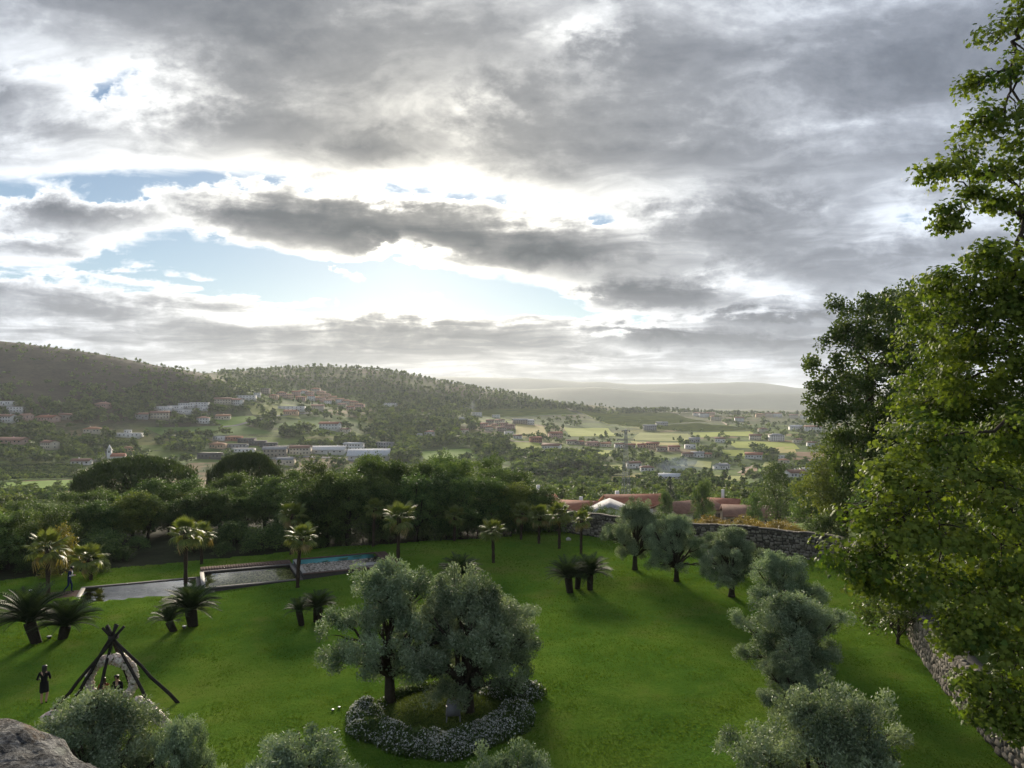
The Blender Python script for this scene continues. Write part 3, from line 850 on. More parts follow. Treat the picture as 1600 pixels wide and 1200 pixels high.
for row, (off, step, dtop) in enumerate([(2.6, 31, 16), (7.5, 36, 4), (13.0, 42, -1)]):
    x = -230 + row * 14
    while x < 850 - row * 6:
        px = x + rw.normal() * 5
        p0 = at(px, float(_edge(px)))
        Y = p0.y + off + rw.normal() * 0.9 + (9.0 * float(smooth01((500 - px) / 60.0)) if px > 95 else 3.0); X = (px - 800.0) / F * Y
        z = float(ground(X, Y))
        top = float(_tops(px)) + dtop + rw.normal() * 5
        ht = max(4.0, CAMZ - (top - HOR) * Y / F - z) * (0.86 + 0.24 * rw.random())
        near_by = min(WMARK, key=lambda q: abs(q[0] - px))[1]
        lab = ['%s tree of the wood behind %s' % (w_, near_by) for w_ in ('front-row', 'second-row', 'rearmost')][row]
        old = ['dark leafy tree in the front row of the wood along the lawn', 'dark leafy tree in the second row of the wood', 'tree at the back of the wood above the valley'][row]
        tree('woodland_tree', 'wood%d' % rw.integers(4), (X, Y, z), ht, lab, 'tree', GW, rw.random() * 6.28, wide=1.12 * 6.8 / max(ht, 5.5) * 0.95)
        x += step * (1 + 0.15 * rw.normal())
for i in range(58):
    px = -40 + i * 16 + rw.normal() * 5
    if 225 < px < 300: continue
    p0 = at(px, float(_edge(px))); Y = p0.y + 1.6 + rw.random() * (7.5 if px < 480 else 3.5); X = (px - 800.0) / F * Y
    near_by = min(WMARK, key=lambda q: abs(q[0] - px))[1]
    tree('understory_shrub', 'bush_dark', (X, Y, float(ground(X, Y))), (1.1 + 1.3 * rw.random()), 'low dark shrub behind ' + near_by, 'shrub', 'low shrubs at the foot of the wood', rw.random() * 6, 1.3)
def wild(name, kd, px, top, width, Y, label, cat='tree', group=None, foot=None):
    X = (px - 800.0) / F * Y; z = float(ground(X, Y)) if foot is None else foot
    ht = CAMZ - (top - HOR) * Y / F - z
    W0 = {'stone_pine': 9.6, 'spruce': 5.2, 'tall': 5.0, 'rusty': 4.0, 'bush': 3.6, 'golden': 3.0, 'bluebush': 2.6}.get(kd, 7.0)
    return tree(name, kd, (X, Y, z), ht, label, cat, group, None, (width * Y / F / W0) / (ht / KIND[kd][2]))
wild('stone_pine', 'stone_pine', 214, 714, 185, 118, 'broad domed pine behind the wood, wider of the two')
wild('stone_pine', 'stone_pine', 384, 708, 120, 124, 'smaller domed pine behind the wood below the dark terraced buildings')
wild('golden_shrub', 'golden', 95, 823, 66, 57, 'dense golden green conical shrub behind the palm by the deck', 'shrub')
wild('garden_shrub', 'bush', 160, 872, 34, 58.5, 'small green shrub beside the short palm behind the pool', 'shrub')
wild('blue_shrub', 'bluebush', 1112, 856, 60, 56, 'blue-grey spiky bush growing against the stone wall', 'shrub')
wild('blue_shrub', 'bluebush', 1150, 880, 36, 53, 'low blue-grey bush behind the crooked olive trunk', 'shrub')
# yellowing hedge, shrubs and trees outside the wall
GR = 'yellowing shrubs in the hedge outside the wall'
for i, (px, top, w, Y) in enumerate([(1085, 812, 52, 74), (1110, 806, 56, 78), (1138, 812, 50, 72), (1165, 806, 58, 79), (1190, 816, 50, 72), (1215, 812, 56, 77), (1240, 820, 52, 73), (1262, 830, 46, 69), (1098, 818, 50, 70), (1125, 815, 52, 75), (1152, 820, 52, 70), (1178, 812, 52, 75), (1203, 822, 50, 70), (1230, 818, 52, 75), (1062, 818, 44, 78), (1048, 822, 40, 74)]):
    wild('hedge_shrub', 'rusty', px, top, w, Y, 'yellow-brown shrub in the hedge outside the stone wall', 'shrub', GR, foot=-1.0)
GB = 'green shrubs outside the wall'
for px, top, w, Y in [(918, 788, 44, 80), (942, 792, 40, 79), (958, 798, 30, 77), (1030, 800, 40, 82)]:
    wild('wall_shrub', 'bush', px, top, w, Y, 'green shrub rising behind the stone wall', 'shrub', GB, foot=-1.2)
wild('spruce_tree', 'spruce', 1047, 742, 30, 215, 'dark pointed conifer behind the red roofs')
wild('broad_tree', 'wood1', 1040, 766, 30, 165, 'round yellow-green tree between the red roofs')
wild('broad_tree', 'wood1', 1098, 748, 44, 150, 'loose olive green tree in front of the white chimney house')
wild('tall_tree', 'tall', 1215, 722, 62, 120, 'tall dark tree with a thin bare trunk outside the wall corner')
wild('broad_tree', 'wood3', 1268, 745, 90, 96, 'dark tree filling the gap below the oak beside the wall corner')
wild('broad_tree', 'wood0', 1320, 735, 110, 84, 'dark tree behind the lowest plane branches')
wild('broad_tree', 'wood0', 1180, 768, 40, 135, 'small dark tree beside the tall thin trunk')
wild('broad_tree', 'wood1', 1290, 800, 80, 66, 'shady tree pressed against the corner of the wall', foot=-0.6)

# ------------------------------------------------------------------ the big trees on the right: crowns laid out clump by clump
def big_tree(name, label, clumps, mat, bark, base, leaf, dens, sub, seed, gap, trunk_r, forks, fill=0.2):
    r = np.random.default_rng(seed)
    cl = []
    for (px, py, Y, rp) in clumps:
        rr = rp * Y / F
        cl.append(((px - 800.0) / F * Y, Y, CAMZ - (py - HOR) * Y / F, rr, rr * 1.1, rr * 0.85))
    o = thing(name, base, label, 'tree')
    b = np.array(base)
    mb = MB()
    top = np.array(forks[-1])
    pts = np.array([b - [0, 0, 0.5]] + [np.array(f) for f in forks])
    mb.tube(pts - b, np.linspace(trunk_r * 1.2, trunk_r * 0.45, len(pts)), 10)
    nodes = [(np.array(f), 0.6 * i, trunk_r * 0.35) for i, f in enumerate(forks)]
    order = sorted(cl, key=lambda c: min(np.linalg.norm(np.array(c[:3]) - n_[0]) for n_ in nodes[:len(forks)]))
    for c in order:
        e = np.array(c[:3])
        k = int(np.argmin([np.linalg.norm(e - n_[0]) * 1.25 + 0.4 * n_[1] + 1.5 * max(0, n_[0][2] - e[2] - 1.0) for n_ in nodes]))
        s0, ln0, r0 = nodes[k]
        ln = np.linalg.norm(e - s0); r1 = max(0.014, r0 * 0.62)
        P_ = curve_pts(s0 - b, e - b, 0.07 * ln, 8, r, 0.07)
        mb.tube(P_, np.linspace(min(r0 * 0.85, 0.03 + 0.02 * ln), min(r1, 0.02 + 0.012 * ln), 8), 6)
        nodes.append((e, ln0 + ln, min(r1, 0.02 + 0.012 * ln)))
        for _ in range(6):
            q = e - b + sphere_dirs(1, r)[0] * np.array(c[3:]) * 0.95
            mb.tube(curve_pts(P_[r.integers(4, 8)], q, 0.0, 5, r, 0.10), np.linspace(0.018, 0.005, 5), 4)
    put('trunk', mb.mesh(name + '_trunk', M[bark], True), o)
    return o, cl, b

def lobed_leaf():
    """a plane leaf: five lobes, slightly cupped, stalk end at the origin, one unit long"""
    out = [(0, 0), (0.50, 0.12), (0.34, 0.34), (0.60, 0.62), (0.26, 0.60), (0.0, 1.0), (-0.26, 0.60), (-0.60, 0.62), (-0.34, 0.34), (-0.50, 0.12)]
    V = [(x, y, -0.22 * (x * x) - 0.10 * y * y) for x, y in out] + [(0, 0.38, 0.05)]
    n = len(out)
    return np.array(V), np.array([(n, i, (i + 1) % n) for i in range(n)])

def frames(C, out, r, up=0.15, spread=0.8):
    n = len(C)
    nz = unit(out * 0.8 + r.normal(size=(n, 3)) * spread * 0.7 + np.array([0, -0.15, 0.55]))
    d = unit(np.cross(nz, r.normal(size=(n, 3))))
    d = unit(d + np.array([0, 0, -0.35])); d = unit(d - nz * np.sum(d * nz, 1, keepdims=True))
    return np.cross(d, nz), d, nz

def plane_leaves(o, cl, b, mat, size, per_clump, seed, n_parts, gap=0.12, sub_k=9.0):
    r = np.random.default_rng(seed)
    C, O, T_ = [], [], []
    for c in cl:
        R3 = np.array(c[3:]); m = int(sub_k * 4 * max(R3[0], 0.35) ** 2) + 8
        dirs = sphere_dirs(m, r); dirs[:, 1] -= 0.25; dirs = unit(dirs)
        sc = np.array(c[:3]) + dirs * R3 * (0.45 + 0.6 * r.random((m, 1)) ** 0.6)
        keep = r.random(m) > (0.42 if c[2] > CAMZ + 3.0 else gap); sc, dirs = sc[keep], dirs[keep]; m = len(sc)
        cnt = r.integers(int(per_clump * 0.5), int(per_clump * 1.5), m); idx = np.repeat(np.arange(m), cnt)
        off = sphere_dirs(len(idx), r) * (r.random((len(idx), 1)) ** 0.5) * np.array([0.36, 0.36, 0.2])
        C.append(sc[idx] + off); O.append(dirs[idx] + unit(off) * 0.4)
        ct = r.normal() * 0.10
        T_.append(np.clip(0.42 + ct + (r.normal(size=m) * 0.16)[idx] + r.normal(size=len(idx)) * 0.16, 0, 1))
    C, O, T_ = np.concatenate(C), np.concatenate(O), np.concatenate(T_)
    X_, D_, N_ = frames(C, O, r)
    s = size * (0.45 + 0.85 * r.random(len(C)))
    LV, LF = lobed_leaf()
    # the largest ones in view become parts of their own
    px, py = pix(C[:, 0], C[:, 1], C[:, 2])
    inview = (px > 0) & (px < 1596) & (py > 0) & (py < 1196)
    score = np.where(inview, s / C[:, 1] * (np.abs(N_[:, 1]) + 0.2), 0)
    pick = np.argsort(-score)[:n_parts]
    rest = np.ones(len(C), bool); rest[pick] = False
    V = (C[rest][:, None] + s[rest][:, None, None] * (LV[None, :, 0:1] * X_[rest][:, None] + LV[None, :, 1:2] * D_[rest][:, None] + LV[None, :, 2:3] * N_[rest][:, None])) - b
    nv, m = len(LV), int(rest.sum())
    Fq = (np.arange(m) * nv)[:, None, None] + LF[None]
    put('foliage', mesh('plane_foliage', V.reshape(-1, 3), Fq.reshape(-1, 3), M[mat], False, np.repeat(T_[rest], nv)), o, kind='stuff')
    variants = [mesh('plane_leaf', LV, LF, M[mat], False, np.full(nv, q)) for q in (0.2, 0.4, 0.55, 0.7)]
    for k in pick:
        Mx = Matrix(((X_[k][0], D_[k][0], N_[k][0]), (X_[k][1], D_[k][1], N_[k][1]), (X_[k][2], D_[k][2], N_[k][2])))
        put('leaf', variants[int(np.clip(T_[k] * 4, 0, 3))], o, Vector(C[k] - b), Mx.to_euler(), (s[k],) * 3)
    print('plane leaves', len(C))

PLANE = [  # crown reaching into the sky
    (1600, 30, 15, 39), (1560, 55, 15.5, 26), (1580, 110, 15, 39), (1530, 190, 15, 29), (1515, 135, 15.5, 14), (1570, 190, 15, 36), (1610, 230, 15, 42), (1500, 235, 14.5, 22),
    (1480, 268, 14.5, 24), (1540, 265, 15, 31), (1448, 268, 14.2, 10), (1590, 290, 15, 34), (1520, 305, 14.5, 12), (1478, 328, 14.2, 8), (1482, 350, 14.2, 7), (1560, 315, 14.6, 14), (1600, 345, 15, 19),
    # middle
    (1545, 400, 14, 26), (1590, 420, 14.5, 44), (1500, 450, 15.5, 44), (1462, 440, 16.5, 26), (1450, 480, 17.5, 40), (1440, 540, 18.5, 44), (1450, 600, 19, 46), (1430, 650, 18, 40), (1520, 520, 15.8, 50), (1580, 545, 15.2, 50), (1510, 640, 17.8, 50), (1580, 660, 17, 54), (1470, 660, 18.5, 46), (1590, 480, 15, 46), (1620, 450, 15, 50), (1540, 440, 15.2, 40), (1560, 480, 15.5, 56), (1620, 520, 15, 60), (1490, 530, 16.5, 52), (1545, 580, 16.5, 60), (1610, 620, 16, 60), (1480, 610, 17.5, 48), (1540, 680, 17, 60), (1600, 720, 16, 60), (1560, 690, 15, 50), (1605, 670, 14.5, 50),
    # lower boughs hanging over the wall
    (1420, 700, 14.5, 46), (1470, 690, 14, 50), (1385, 760, 14, 44), (1440, 770, 13.5, 54), (1510, 760, 13.5, 58), (1580, 790, 13, 60), (1340, 810, 14, 40), (1400, 840, 13.4, 50), (1470, 850, 13, 56), (1540, 860, 13, 60), (1610, 880, 12.5, 60),
    (1315, 868, 14, 34), (1360, 890, 13.6, 38), (1352, 910, 13.8, 16), (1467, 920, 13, 44), (1538, 940, 12.6, 54), (1612, 960, 12.4, 60), (1410, 925, 13.6, 16), (1512, 985, 12.6, 40), (1572, 1020, 12.4, 48), (1632, 1040, 12.2, 54),
    (1490, 1000, 12.8, 22), (1520, 1062, 12.4, 26), (1562, 1085, 12.2, 34), (1622, 1110, 12, 40), (1534, 1118, 12.2, 14), (1602, 1135, 12, 22)]
o, cl, b = big_tree('plane_tree', 'huge plane tree with lobed yellow-green leaves hanging over the wall', PLANE, 'plane', 'bark', (19.5, 17.5, -0.5), 0.15, 0, 0, 101, 0.1, 0.55,
                    [(19.3, 17.3, 4.0), (18.0, 16.8, 8.0), (16.5, 16.2, 11.0), (15.5, 16.0, 14.5), (14.6, 15.8, 18.0), (14.2, 15.6, 20.5)])
plane_leaves(o, cl, b, 'plane', 0.092, 46, 102, 300, 0.08)
# the far side of the crown, beyond the frame
rc = np.random.default_rng(105); FAR = []
for k in range(34):
    a_, h_ = rc.random() * 6.283, rc.random()
    q_ = (4.4 * math.sin(math.pi * (0.12 + 0.80 * h_)) + 0.8) * (0.75 + 0.3 * rc.random())
    x_, y_, z_ = 18.4 + q_ * math.cos(a_), 17.2 + q_ * math.sin(a_), 7.0 + 16.0 * h_
    if pix(x_, y_, z_)[0] - 1.6 * F / y_ > 1604: FAR.append((x_, y_, z_, 1.5, 1.5, 1.25))
V, Fq, T_ = clump_leaves(FAR, 210, 0.5, 0.15, 0.13, 106, 0.0, 0.9, 0.3, 0.8, 0.1)
put('crown', mesh('plane_far_crown', V - b, Fq, M['plane'], False, T_), o)
# thick conifer-like shrub at the lower right
OAK = [(1355, 500, 40, 44), (1330, 540, 40, 40), (1310, 600, 39, 38), (1290, 575, 39, 26), (1400, 490, 41, 40), (1430, 480, 41, 44), (1445, 530, 42, 48), (1380, 550, 41, 44), (1420, 590, 42, 48), (1360, 610, 40, 46), (1320, 650, 39, 42), (1290, 640, 38.5, 26),
       (1380, 660, 40, 50), (1440, 650, 42, 50), (1330, 700, 39, 40), (1385, 710, 40, 44), (1475, 600, 43, 50), (1480, 480, 42, 40), (1275, 605, 38.5, 12), (1310, 480, 40.5, 14), (1340, 740, 39, 34)]
o, cl, b = big_tree('oak_tree', 'dark oak-like tree against the sky beside the plane tree', OAK, 'oak', 'bark', (22.5, 42.5, -0.8), 0.12, 0, 0, 111, 0.1, 0.42,
                    [(22.2, 42.2, 4.0), (21.0, 41.5, 8.5), (20.0, 41.0, 12.0), (20.2, 41.2, 15.5)])
V, Fq, T_ = clump_leaves(cl, 360, 0.42, 0.18, 0.12, 112, 0.1, 0.9, 0.3, 1.0, 0.12)
put('crown', mesh('oak_crown', V - b, Fq, M['oak'], False, T_), o)
DARK = [(1570, 1075, 17.5, 44), (1600, 1130, 17, 50), (1610, 1040, 17.5, 46), (1640, 1090, 17, 60)]
o, cl, b = big_tree('evergreen_shrub', 'dense dull green evergreen below the plane boughs beside the wall', DARK, 'pine', 'bark', (13.0, 17.4, 0.0), 0.1, 0, 0, 121, 0.0, 0.12, [(13.0, 17.4, 3.0), (12.8, 17.4, 5.0)])
V, Fq, T_ = clump_leaves(cl, 900, 0.25, 0.10, 0.03, 122, 0.3, 0.6, 0.3)
put('crown', mesh('evergreen_crown', V - b, Fq, M['pine'], False, T_), o)
# small bare-stemmed tree against the wall
p = at(1405, 1006)
tree('leaning_tree', 'bush', p, 4.2, 'thin dark tree trunk leaning against the stone wall in the shade', 'tree', None, 1.0, 0.8)

# the wood goes on outside the wall, behind the plane tree
for k, (x_, y_, h_) in enumerate([(27.5, 34, 8.0), (30, 42, 9.0), (33, 50, 9.5), (29.5, 56, 8.0), (36, 61, 10.0), (38, 44, 10.0), (44, 55, 11.0), (34, 35, 9.0), (42, 70, 11.0), (50, 64, 11.0), (31, 68, 9.5), (27, 25, 7.0), (36, 27, 9.0), (47, 40, 10.5)]):
    tree('outer_tree', 'wood%d' % (k % 4), (x_, y_, float(ground(x_, y_))), h_, 'dark tree of the wood outside the wall, seen only through gaps in the plane foliage', 'tree', 'trees outside the wall behind the plane tree', None, 1.15)

# ------------------------------------------------------------------ stone wall round the garden
def stone_material():
    m, t, out = new_mat('wall_stone')
    v = coords(t)
    at_ = t.nodes.new('ShaderNodeAttribute'); at_.attribute_name = 'tint'
    oi = t.nodes.new('ShaderNodeObjectInfo')
    f = S(t, at_.outputs['Fac']) + (S(t, oi.outputs['Random']) - 0.5) * 0.5
    n1, n2 = noise(t, v, 5.0, 5, 0.65), noise(t, v, 22.0, 3, 0.6)
    c = ramp(t, f + (n1 - 0.5) * 0.5, [(0.1, (0.055, 0.050, 0.044)), (0.4, (0.115, 0.104, 0.090)), (0.65, (0.19, 0.17, 0.145)), (0.9, (0.30, 0.275, 0.24))])
    c = mixc(t, (n2.ss(0.52, 0.7)) * 0.5, c, (0.11, 0.12, 0.06))
    bsdf(t, out, c, 0.9, 0.15, n1 + n2 * 0.4, 0.03)
    return m
M['stone'] = stone_material()
M['mortar'] = plain('wall_core', (0.070, 0.065, 0.056), 0.95, 0.1, 0.35, 3.0, 0.03)

def rough_block(r, w, h, d):
    """an uneven stone: a box with chipped, jittered corners"""
    V = []
    for z in (-0.5, 0.5):
        for y, k in ((0.5, 1.0), (-0.5, 0.82)):
            for x in (-0.5, 0.5):
                V.append((x * w * k + r.normal() * w * 0.05, y * d + r.normal() * d * 0.10, z * h * k + r.normal() * h * 0.06))
    c = (r.normal() * w * 0.06, -d * 0.62, r.normal() * h * 0.06)
    V.append(c)
    Fq = [(0, 2, 3, 1), (4, 5, 7, 6), (0, 4, 6, 2), (1, 3, 7, 5), (0, 1, 5, 4)]
    Ft = [(2, 6, 8), (6, 7, 8), (7, 3, 8), (3, 2, 8)]
    return np.array(V), [np.array(Fq), np.array(Ft)]

def build_wall():
    r = np.random.default_rng(31)
    Hh = 2.05; th = 0.28
    pts = np.array(WALL)
    seg = np.linalg.norm(np.diff(pts, axis=0), axis=1); s = np.concatenate([[0], np.cumsum(seg)])
    def P_(q): return np.array([np.interp(q, s, pts[:, 0]), np.interp(q, s, pts[:, 1])])
    def N_(q):
        d = P_(min(q + 0.3, s[-1])) - P_(max(q - 0.3, 0)); d /= np.linalg.norm(d)
        return d, np.array([d[1], -d[0]])            # the garden lies to the right of the run
    root = put('stone_wall', None, None, (0, 0, 0), None, None, 'old rubble stone wall enclosing the lawn on its right', 'wall')
    core, cop = MB(), MB()
    qs = np.arange(0, s[-1], 1.0)
    def section(mb, z0f, z1f, half, extra=0.0):
        V, Fq = [], []
        for k, q in enumerate(qs):
            p = P_(q); d, n = N_(q); g = float(lawn_z(*p))
            wob = 0.05 * math.sin(q * 0.9) + 0.04 * math.sin(q * 2.3)
            for sgn in (-1, 1):
                for zz_ in (z0f, z1f):
                    V.append((p[0] + n[0] * half * sgn, p[1] + n[1] * half * sgn, g + zz_ + (wob if zz_ > 0 else 0)))
        for k in range(len(qs) - 1):
            a = k * 4
            Fq += [(a + 1, a, a + 4, a + 5), (a + 2, a + 3, a + 7, a + 6), (a + 3, a + 1, a + 5, a + 7)]
        mb.add(V, np.array(Fq))
    section(core, -1.2, Hh, th)
    section(cop, Hh + 0.005, Hh + 0.11, th + 0.10)
    put('wall_core', core.mesh('wall_core', M['mortar']), root)
    put('coping', cop.mesh('wall_coping', M['mortar']), root)
    # face stones: the near run one by one, the rest joined
    shapes = [mesh('stone', *(lambda a: (a[0], a[1]))(rough_block(r, 1, 1, 1)), M['stone'], False, np.full(9, 0.5)) for _ in range(10)]
    cand = []
    q = 0.2
    for row in range(9):
        z0 = 0.02 + row * 0.235
        ph = r.random() * 6.28
        q = r.random() * 0.3
        while q < s[-1] - 0.4:
            w = 0.16 + 0.40 * r.random() ** 1.4
            hgt = 0.20 + 0.13 * r.random() ** 2
            p = P_(q + w / 2); d, n = N_(q + w / 2)
            cand.append((p, d, n, z0 + 0.12 + r.normal() * 0.045 + 0.04 * math.sin(q * 0.8 + ph), w * 0.93, hgt * 0.95, q))
            q += w + 0.015
    near = []
    for k, c in enumerate(cand):
        p = c[0]; x_, y_ = pix(p[0], p[1], float(lawn_z(*p)) + c[3])
        if 1380 < x_ < 1600 and y_ < 1200: near.append((p[1], k))
    near = set(k for _, k in sorted(near)[:290])
    rest = MB()
    for k, (p, d, n, z, w, hgt, _) in enumerate(cand):
        g = float(lawn_z(*p)); ctr = np.array([p[0] + n[0] * (th - 0.02), p[1] + n[1] * (th - 0.02), g + z])
        if k in near:
            ang = math.atan2(d[1], d[0]) + math.pi
            # local -Y is the face: it has to look along n
            put('stone', shapes[r.integers(10)], root, ctr, (r.normal() * 0.03, r.normal() * 0.06, math.atan2(n[1], n[0]) + math.pi / 2), (w, 0.16 + 0.05 * r.random(), hgt))
        else:
            V, Fs = rough_block(r, w, 0.16 + 0.05 * r.random(), hgt) if False else rough_block(r, w, hgt, 0.17)
            a = math.atan2(n[1], n[0]) + math.pi / 2; ca, sa = math.cos(a), math.sin(a)
            W_ = np.stack([V[:, 0] * ca - V[:, 1] * sa, V[:, 0] * sa + V[:, 1] * ca, V[:, 2]], -1) + ctr
            rest.add(W_, Fs, np.clip(0.5 + r.normal() * 0.28, 0, 1))
    put('far_stones', rest.mesh('far_stones', M['stone']), root, kind='stuff')
build_wall()

# ------------------------------------------------------------------ pools in three steps
PA, PB_ = np.array([0.912, 0.410]), np.array([-0.410, 0.912])
def pool_pt(s, t): return POOL0[0] + PA[0] * s + PB_[0] * t, POOL0[1] + PA[1] * s + PB_[1] * t
PROT = math.atan2(PA[1], PA[0])

def water_material(name, tint, ior, bump=0.004):
    m, t, out = new_mat(name)
    v = coords(t)
    n1 = noise(t, v, 2.2, 3, 0.5)
    b = t.nodes.new('ShaderNodeBump'); b.inputs['Strength'].default_value = 0.25; b.inputs['Distance'].default_value = bump
    t.links.new(n1.s, b.inputs['Height'])
    tr = t.nodes.new('ShaderNodeBsdfTransparent'); tr.inputs[0].default_value = tint + (1,)
    gl = t.nodes.new('ShaderNodeBsdfGlossy'); gl.inputs['Roughness'].default_value = 0.02; t.links.new(b.outputs[0], gl.inputs['Normal'])
    fr = t.nodes.new('ShaderNodeFresnel'); fr.inputs[0].default_value = ior; t.links.new(b.outputs[0], fr.inputs['Normal'])
    mx = t.nodes.new('ShaderNodeMixShader')
    t.links.new(fr.outputs[0], mx.inputs[0]); t.links.new(tr.outputs[0], mx.inputs[1]); t.links.new(gl.outputs[0], mx.inputs[2]); t.links.new(mx.outputs[0], out.inputs[0])
    return m
def pebble_material(name, dark, light, scale=9.0):
    m, t, out = new_mat(name)
    v = coords(t)
    vo = t.nodes.new('ShaderNodeTexVoronoi'); vo.inputs['Scale'].default_value = scale; t.links.new(v, vo.inputs['Vector'])
    cs = t.nodes.new('ShaderNodeSeparateXYZ'); t.links.new(vo.outputs['Color'], cs.inputs[0])
    n1 = noise(t, v, 0.6, 3, 0.5)
    c = mixc(t, (S(t, cs.outputs[0]) * 0.8 + (n1 - 0.5) * 0.6).sat(), dark, light)
    bsdf(t, out, c, 0.85, 0.2, S(t, vo.outputs['Distance']) * -1.0, 0.06)
    return m
M['water'] = water_material('pool_water', (0.80, 0.86, 0.80), 1.9)
M['water_clear'] = water_material('clear_pool_water', (0.92, 0.95, 0.90), 1.33)
M['pebbles'] = pebble_material('pool_pebbles', (0.13, 0.14, 0.11), (0.52, 0.53, 0.46))  # pebble colour paled to stand in for bright sky reflected in the water
M['algae'] = pebble_material('algae_pebbles', (0.11, 0.12, 0.03), (0.42, 0.40, 0.16), 7.0)
M['gravel'] = pebble_material('dry_gravel', (0.17, 0.15, 0.11), (0.55, 0.52, 0.47), 6.0)

def pool(s0, s1, ztop, floor, water, label, floor_mat, back_mat, fall):
    w = 5.7; L_ = s1 - s0
    x, y = pool_pt(s0, 0)
    base = float(min(lawn_z(*pool_pt(s0, 0)), lawn_z(*pool_pt(s1, 0)))) 
    o = thing('pool', (x, y, ztop), label, 'pool', 'garden pools stepping up the lawn', PROT)
    t_ = 0.28; dn = -1.6
    # near, far, left and right walls butted end to end; a thin coping on each
    for nm, (a, b, c, d) in {'near': (0, L_, 0, t_), 'far': (0, L_, w - t_, w), 'left': (0, t_, t_, w - t_), 'right': (L_ - t_, L_, t_, w - t_)}.items():
        mb = MB().box(a + 0.002, b - 0.002, c, d, dn, -0.06)
        put('pool_wall', mb.mesh('pool_wall', back_mat if nm == 'far' else M['pool_wall']), o)
        mb = MB().box(a + 0.004, b - 0.004, c - 0.03, d + 0.03, -0.06, 0.0) if nm in ('near', 'far') else MB().box(a - 0.0, b + 0.0, c + 0.03, d - 0.03, -0.06, 0.0)
        put('coping', mb.mesh('pool_coping', M['coping'] if nm == 'left' else (M['coping_dark'] if fall else M['wood_deck'])), o)
    put('pool_floor', MB().box(t_, L_ - t_, t_, w - t_, dn, floor).mesh('pool_floor', floor_mat), o)
    if water is not None:
        xs, ys = np.array([t_, L_ - t_, L_ - t_, t_]), np.array([t_, t_, w - t_, w - t_])
        put('water', mesh('water', np.stack([xs, ys, np.full(4, water)], -1), np.array([[0, 1, 2, 3]]), M['water'] if s0 < 1 else M['water_clear']), o)
    return o
P1 = pool(0.0, 7.85, 0.12, -0.45, -0.05, 'long lowest pool, brim full and mirroring the bright sky', M['pebbles'], M['pool_wall'], True)
P2 = pool(7.86, 14.75, 0.50, -0.32, -0.10, 'middle pool with green algae on its pebbles below the plank walkway', M['algae'], M['pool_wall'], True)
P3 = pool(14.76, 21.6, 0.86, -0.42, None, 'uppermost pool, empty, with pale gravel bed and turquoise rear wall', M['gravel'], M['turquoise'], False)
put('step_slab', MB().box(4.3, 6.5, 2.4, 3.3, -0.40, -0.30).mesh('step_slab', M['slab']), P3)
rp = np.random.default_rng(77)
def pebbles(o, L_, z, mat, n, smin, smax):
    mb = MB()
    for k in range(n):
        x, y = 0.35 + rp.random() * (L_ - 0.7), 0.35 + rp.random() * 5.0
        s_ = smin + (smax - smin) * rp.random()
        V = np.array([(1, 0, 0), (0.4, 0.8, 0), (-0.6, 0.7, 0), (-1, -0.1, 0), (-0.3, -0.8, 0), (0.6, -0.7, 0), (0, 0, 0.6)]) * s_ * (0.8 + 0.4 * rp.random((7, 1)))
        mb.add(V + [x, y, z - 0.01], np.array([(i, (i + 1) % 6, 6) for i in range(6)]), rp.random())
    put('pebbles', mb.mesh('pebbles', mat), o, kind='stuff')
M['stone_pale'] = leaf_mat('pale_pebble', (0.08, 0.075, 0.05), (0.50, 0.45, 0.38), 0.0, 0.8, 0.2, obj_var=0.0)
M['stone_green'] = leaf_mat('mossy_pebble', (0.06, 0.07, 0.02), (0.42, 0.40, 0.16), 0.0, 0.8, 0.2, obj_var=0.0)
pebbles(P3, 6.84, -0.42, M['stone_pale'], 1800, 0.05, 0.14)
pebbles(P2, 6.9, -0.32, M['stone_green'], 1500, 0.06, 0.15)
# plank walkway behind the middle pool, deck at the left end, boards round the upper pool
def deck(name, label, s0, s1, t0, t1, z, n, along, zdown=0.25):
    x, y = pool_pt(s0, t0)
    o = thing(name, (x, y, z), label, 'deck', None, PROT)
    L_, w = s1 - s0, t1 - t0
    if along:
        st = L_ / n; me = MB().box(0.012, st - 0.012, 0, w, -0.04, 0).mesh('plank', M['wood_deck'])
        for k in range(n): put('plank', me, o, (k * st, 0, rp.normal() * 0.003))
    else:
        st = w / n; me = MB().box(0, L_, 0.012, st - 0.012, -0.04, 0).mesh('plank', M['wood_deck'])
        for k in range(n): put('plank', me, o, (0, k * st, rp.normal() * 0.003))
    put('joist', MB().box(0.1, L_ - 0.1, 0.1, 0.2, -zdown, -0.045).box(0.1, L_ - 0.1, w - 0.2, w - 0.1, -zdown, -0.045).mesh('joist', M['wood_deck']), o)
deck('plank_walkway', 'brown plank walkway along the back of the middle pool', 7.9, 14.7, 5.75, 7.35, 0.50, 34, True, 0.8)
deck('pool_deck', 'flat brown plank deck at the end of the lowest pool', -4.3, -0.03, -1.2, 4.9, 0.10, 30, False, 0.5)
deck('board_edge', 'brown board edging at the end of the uppermost pool', 21.65, 22.3, 0.0, 5.7, 0.86, 4, True, 0.9)

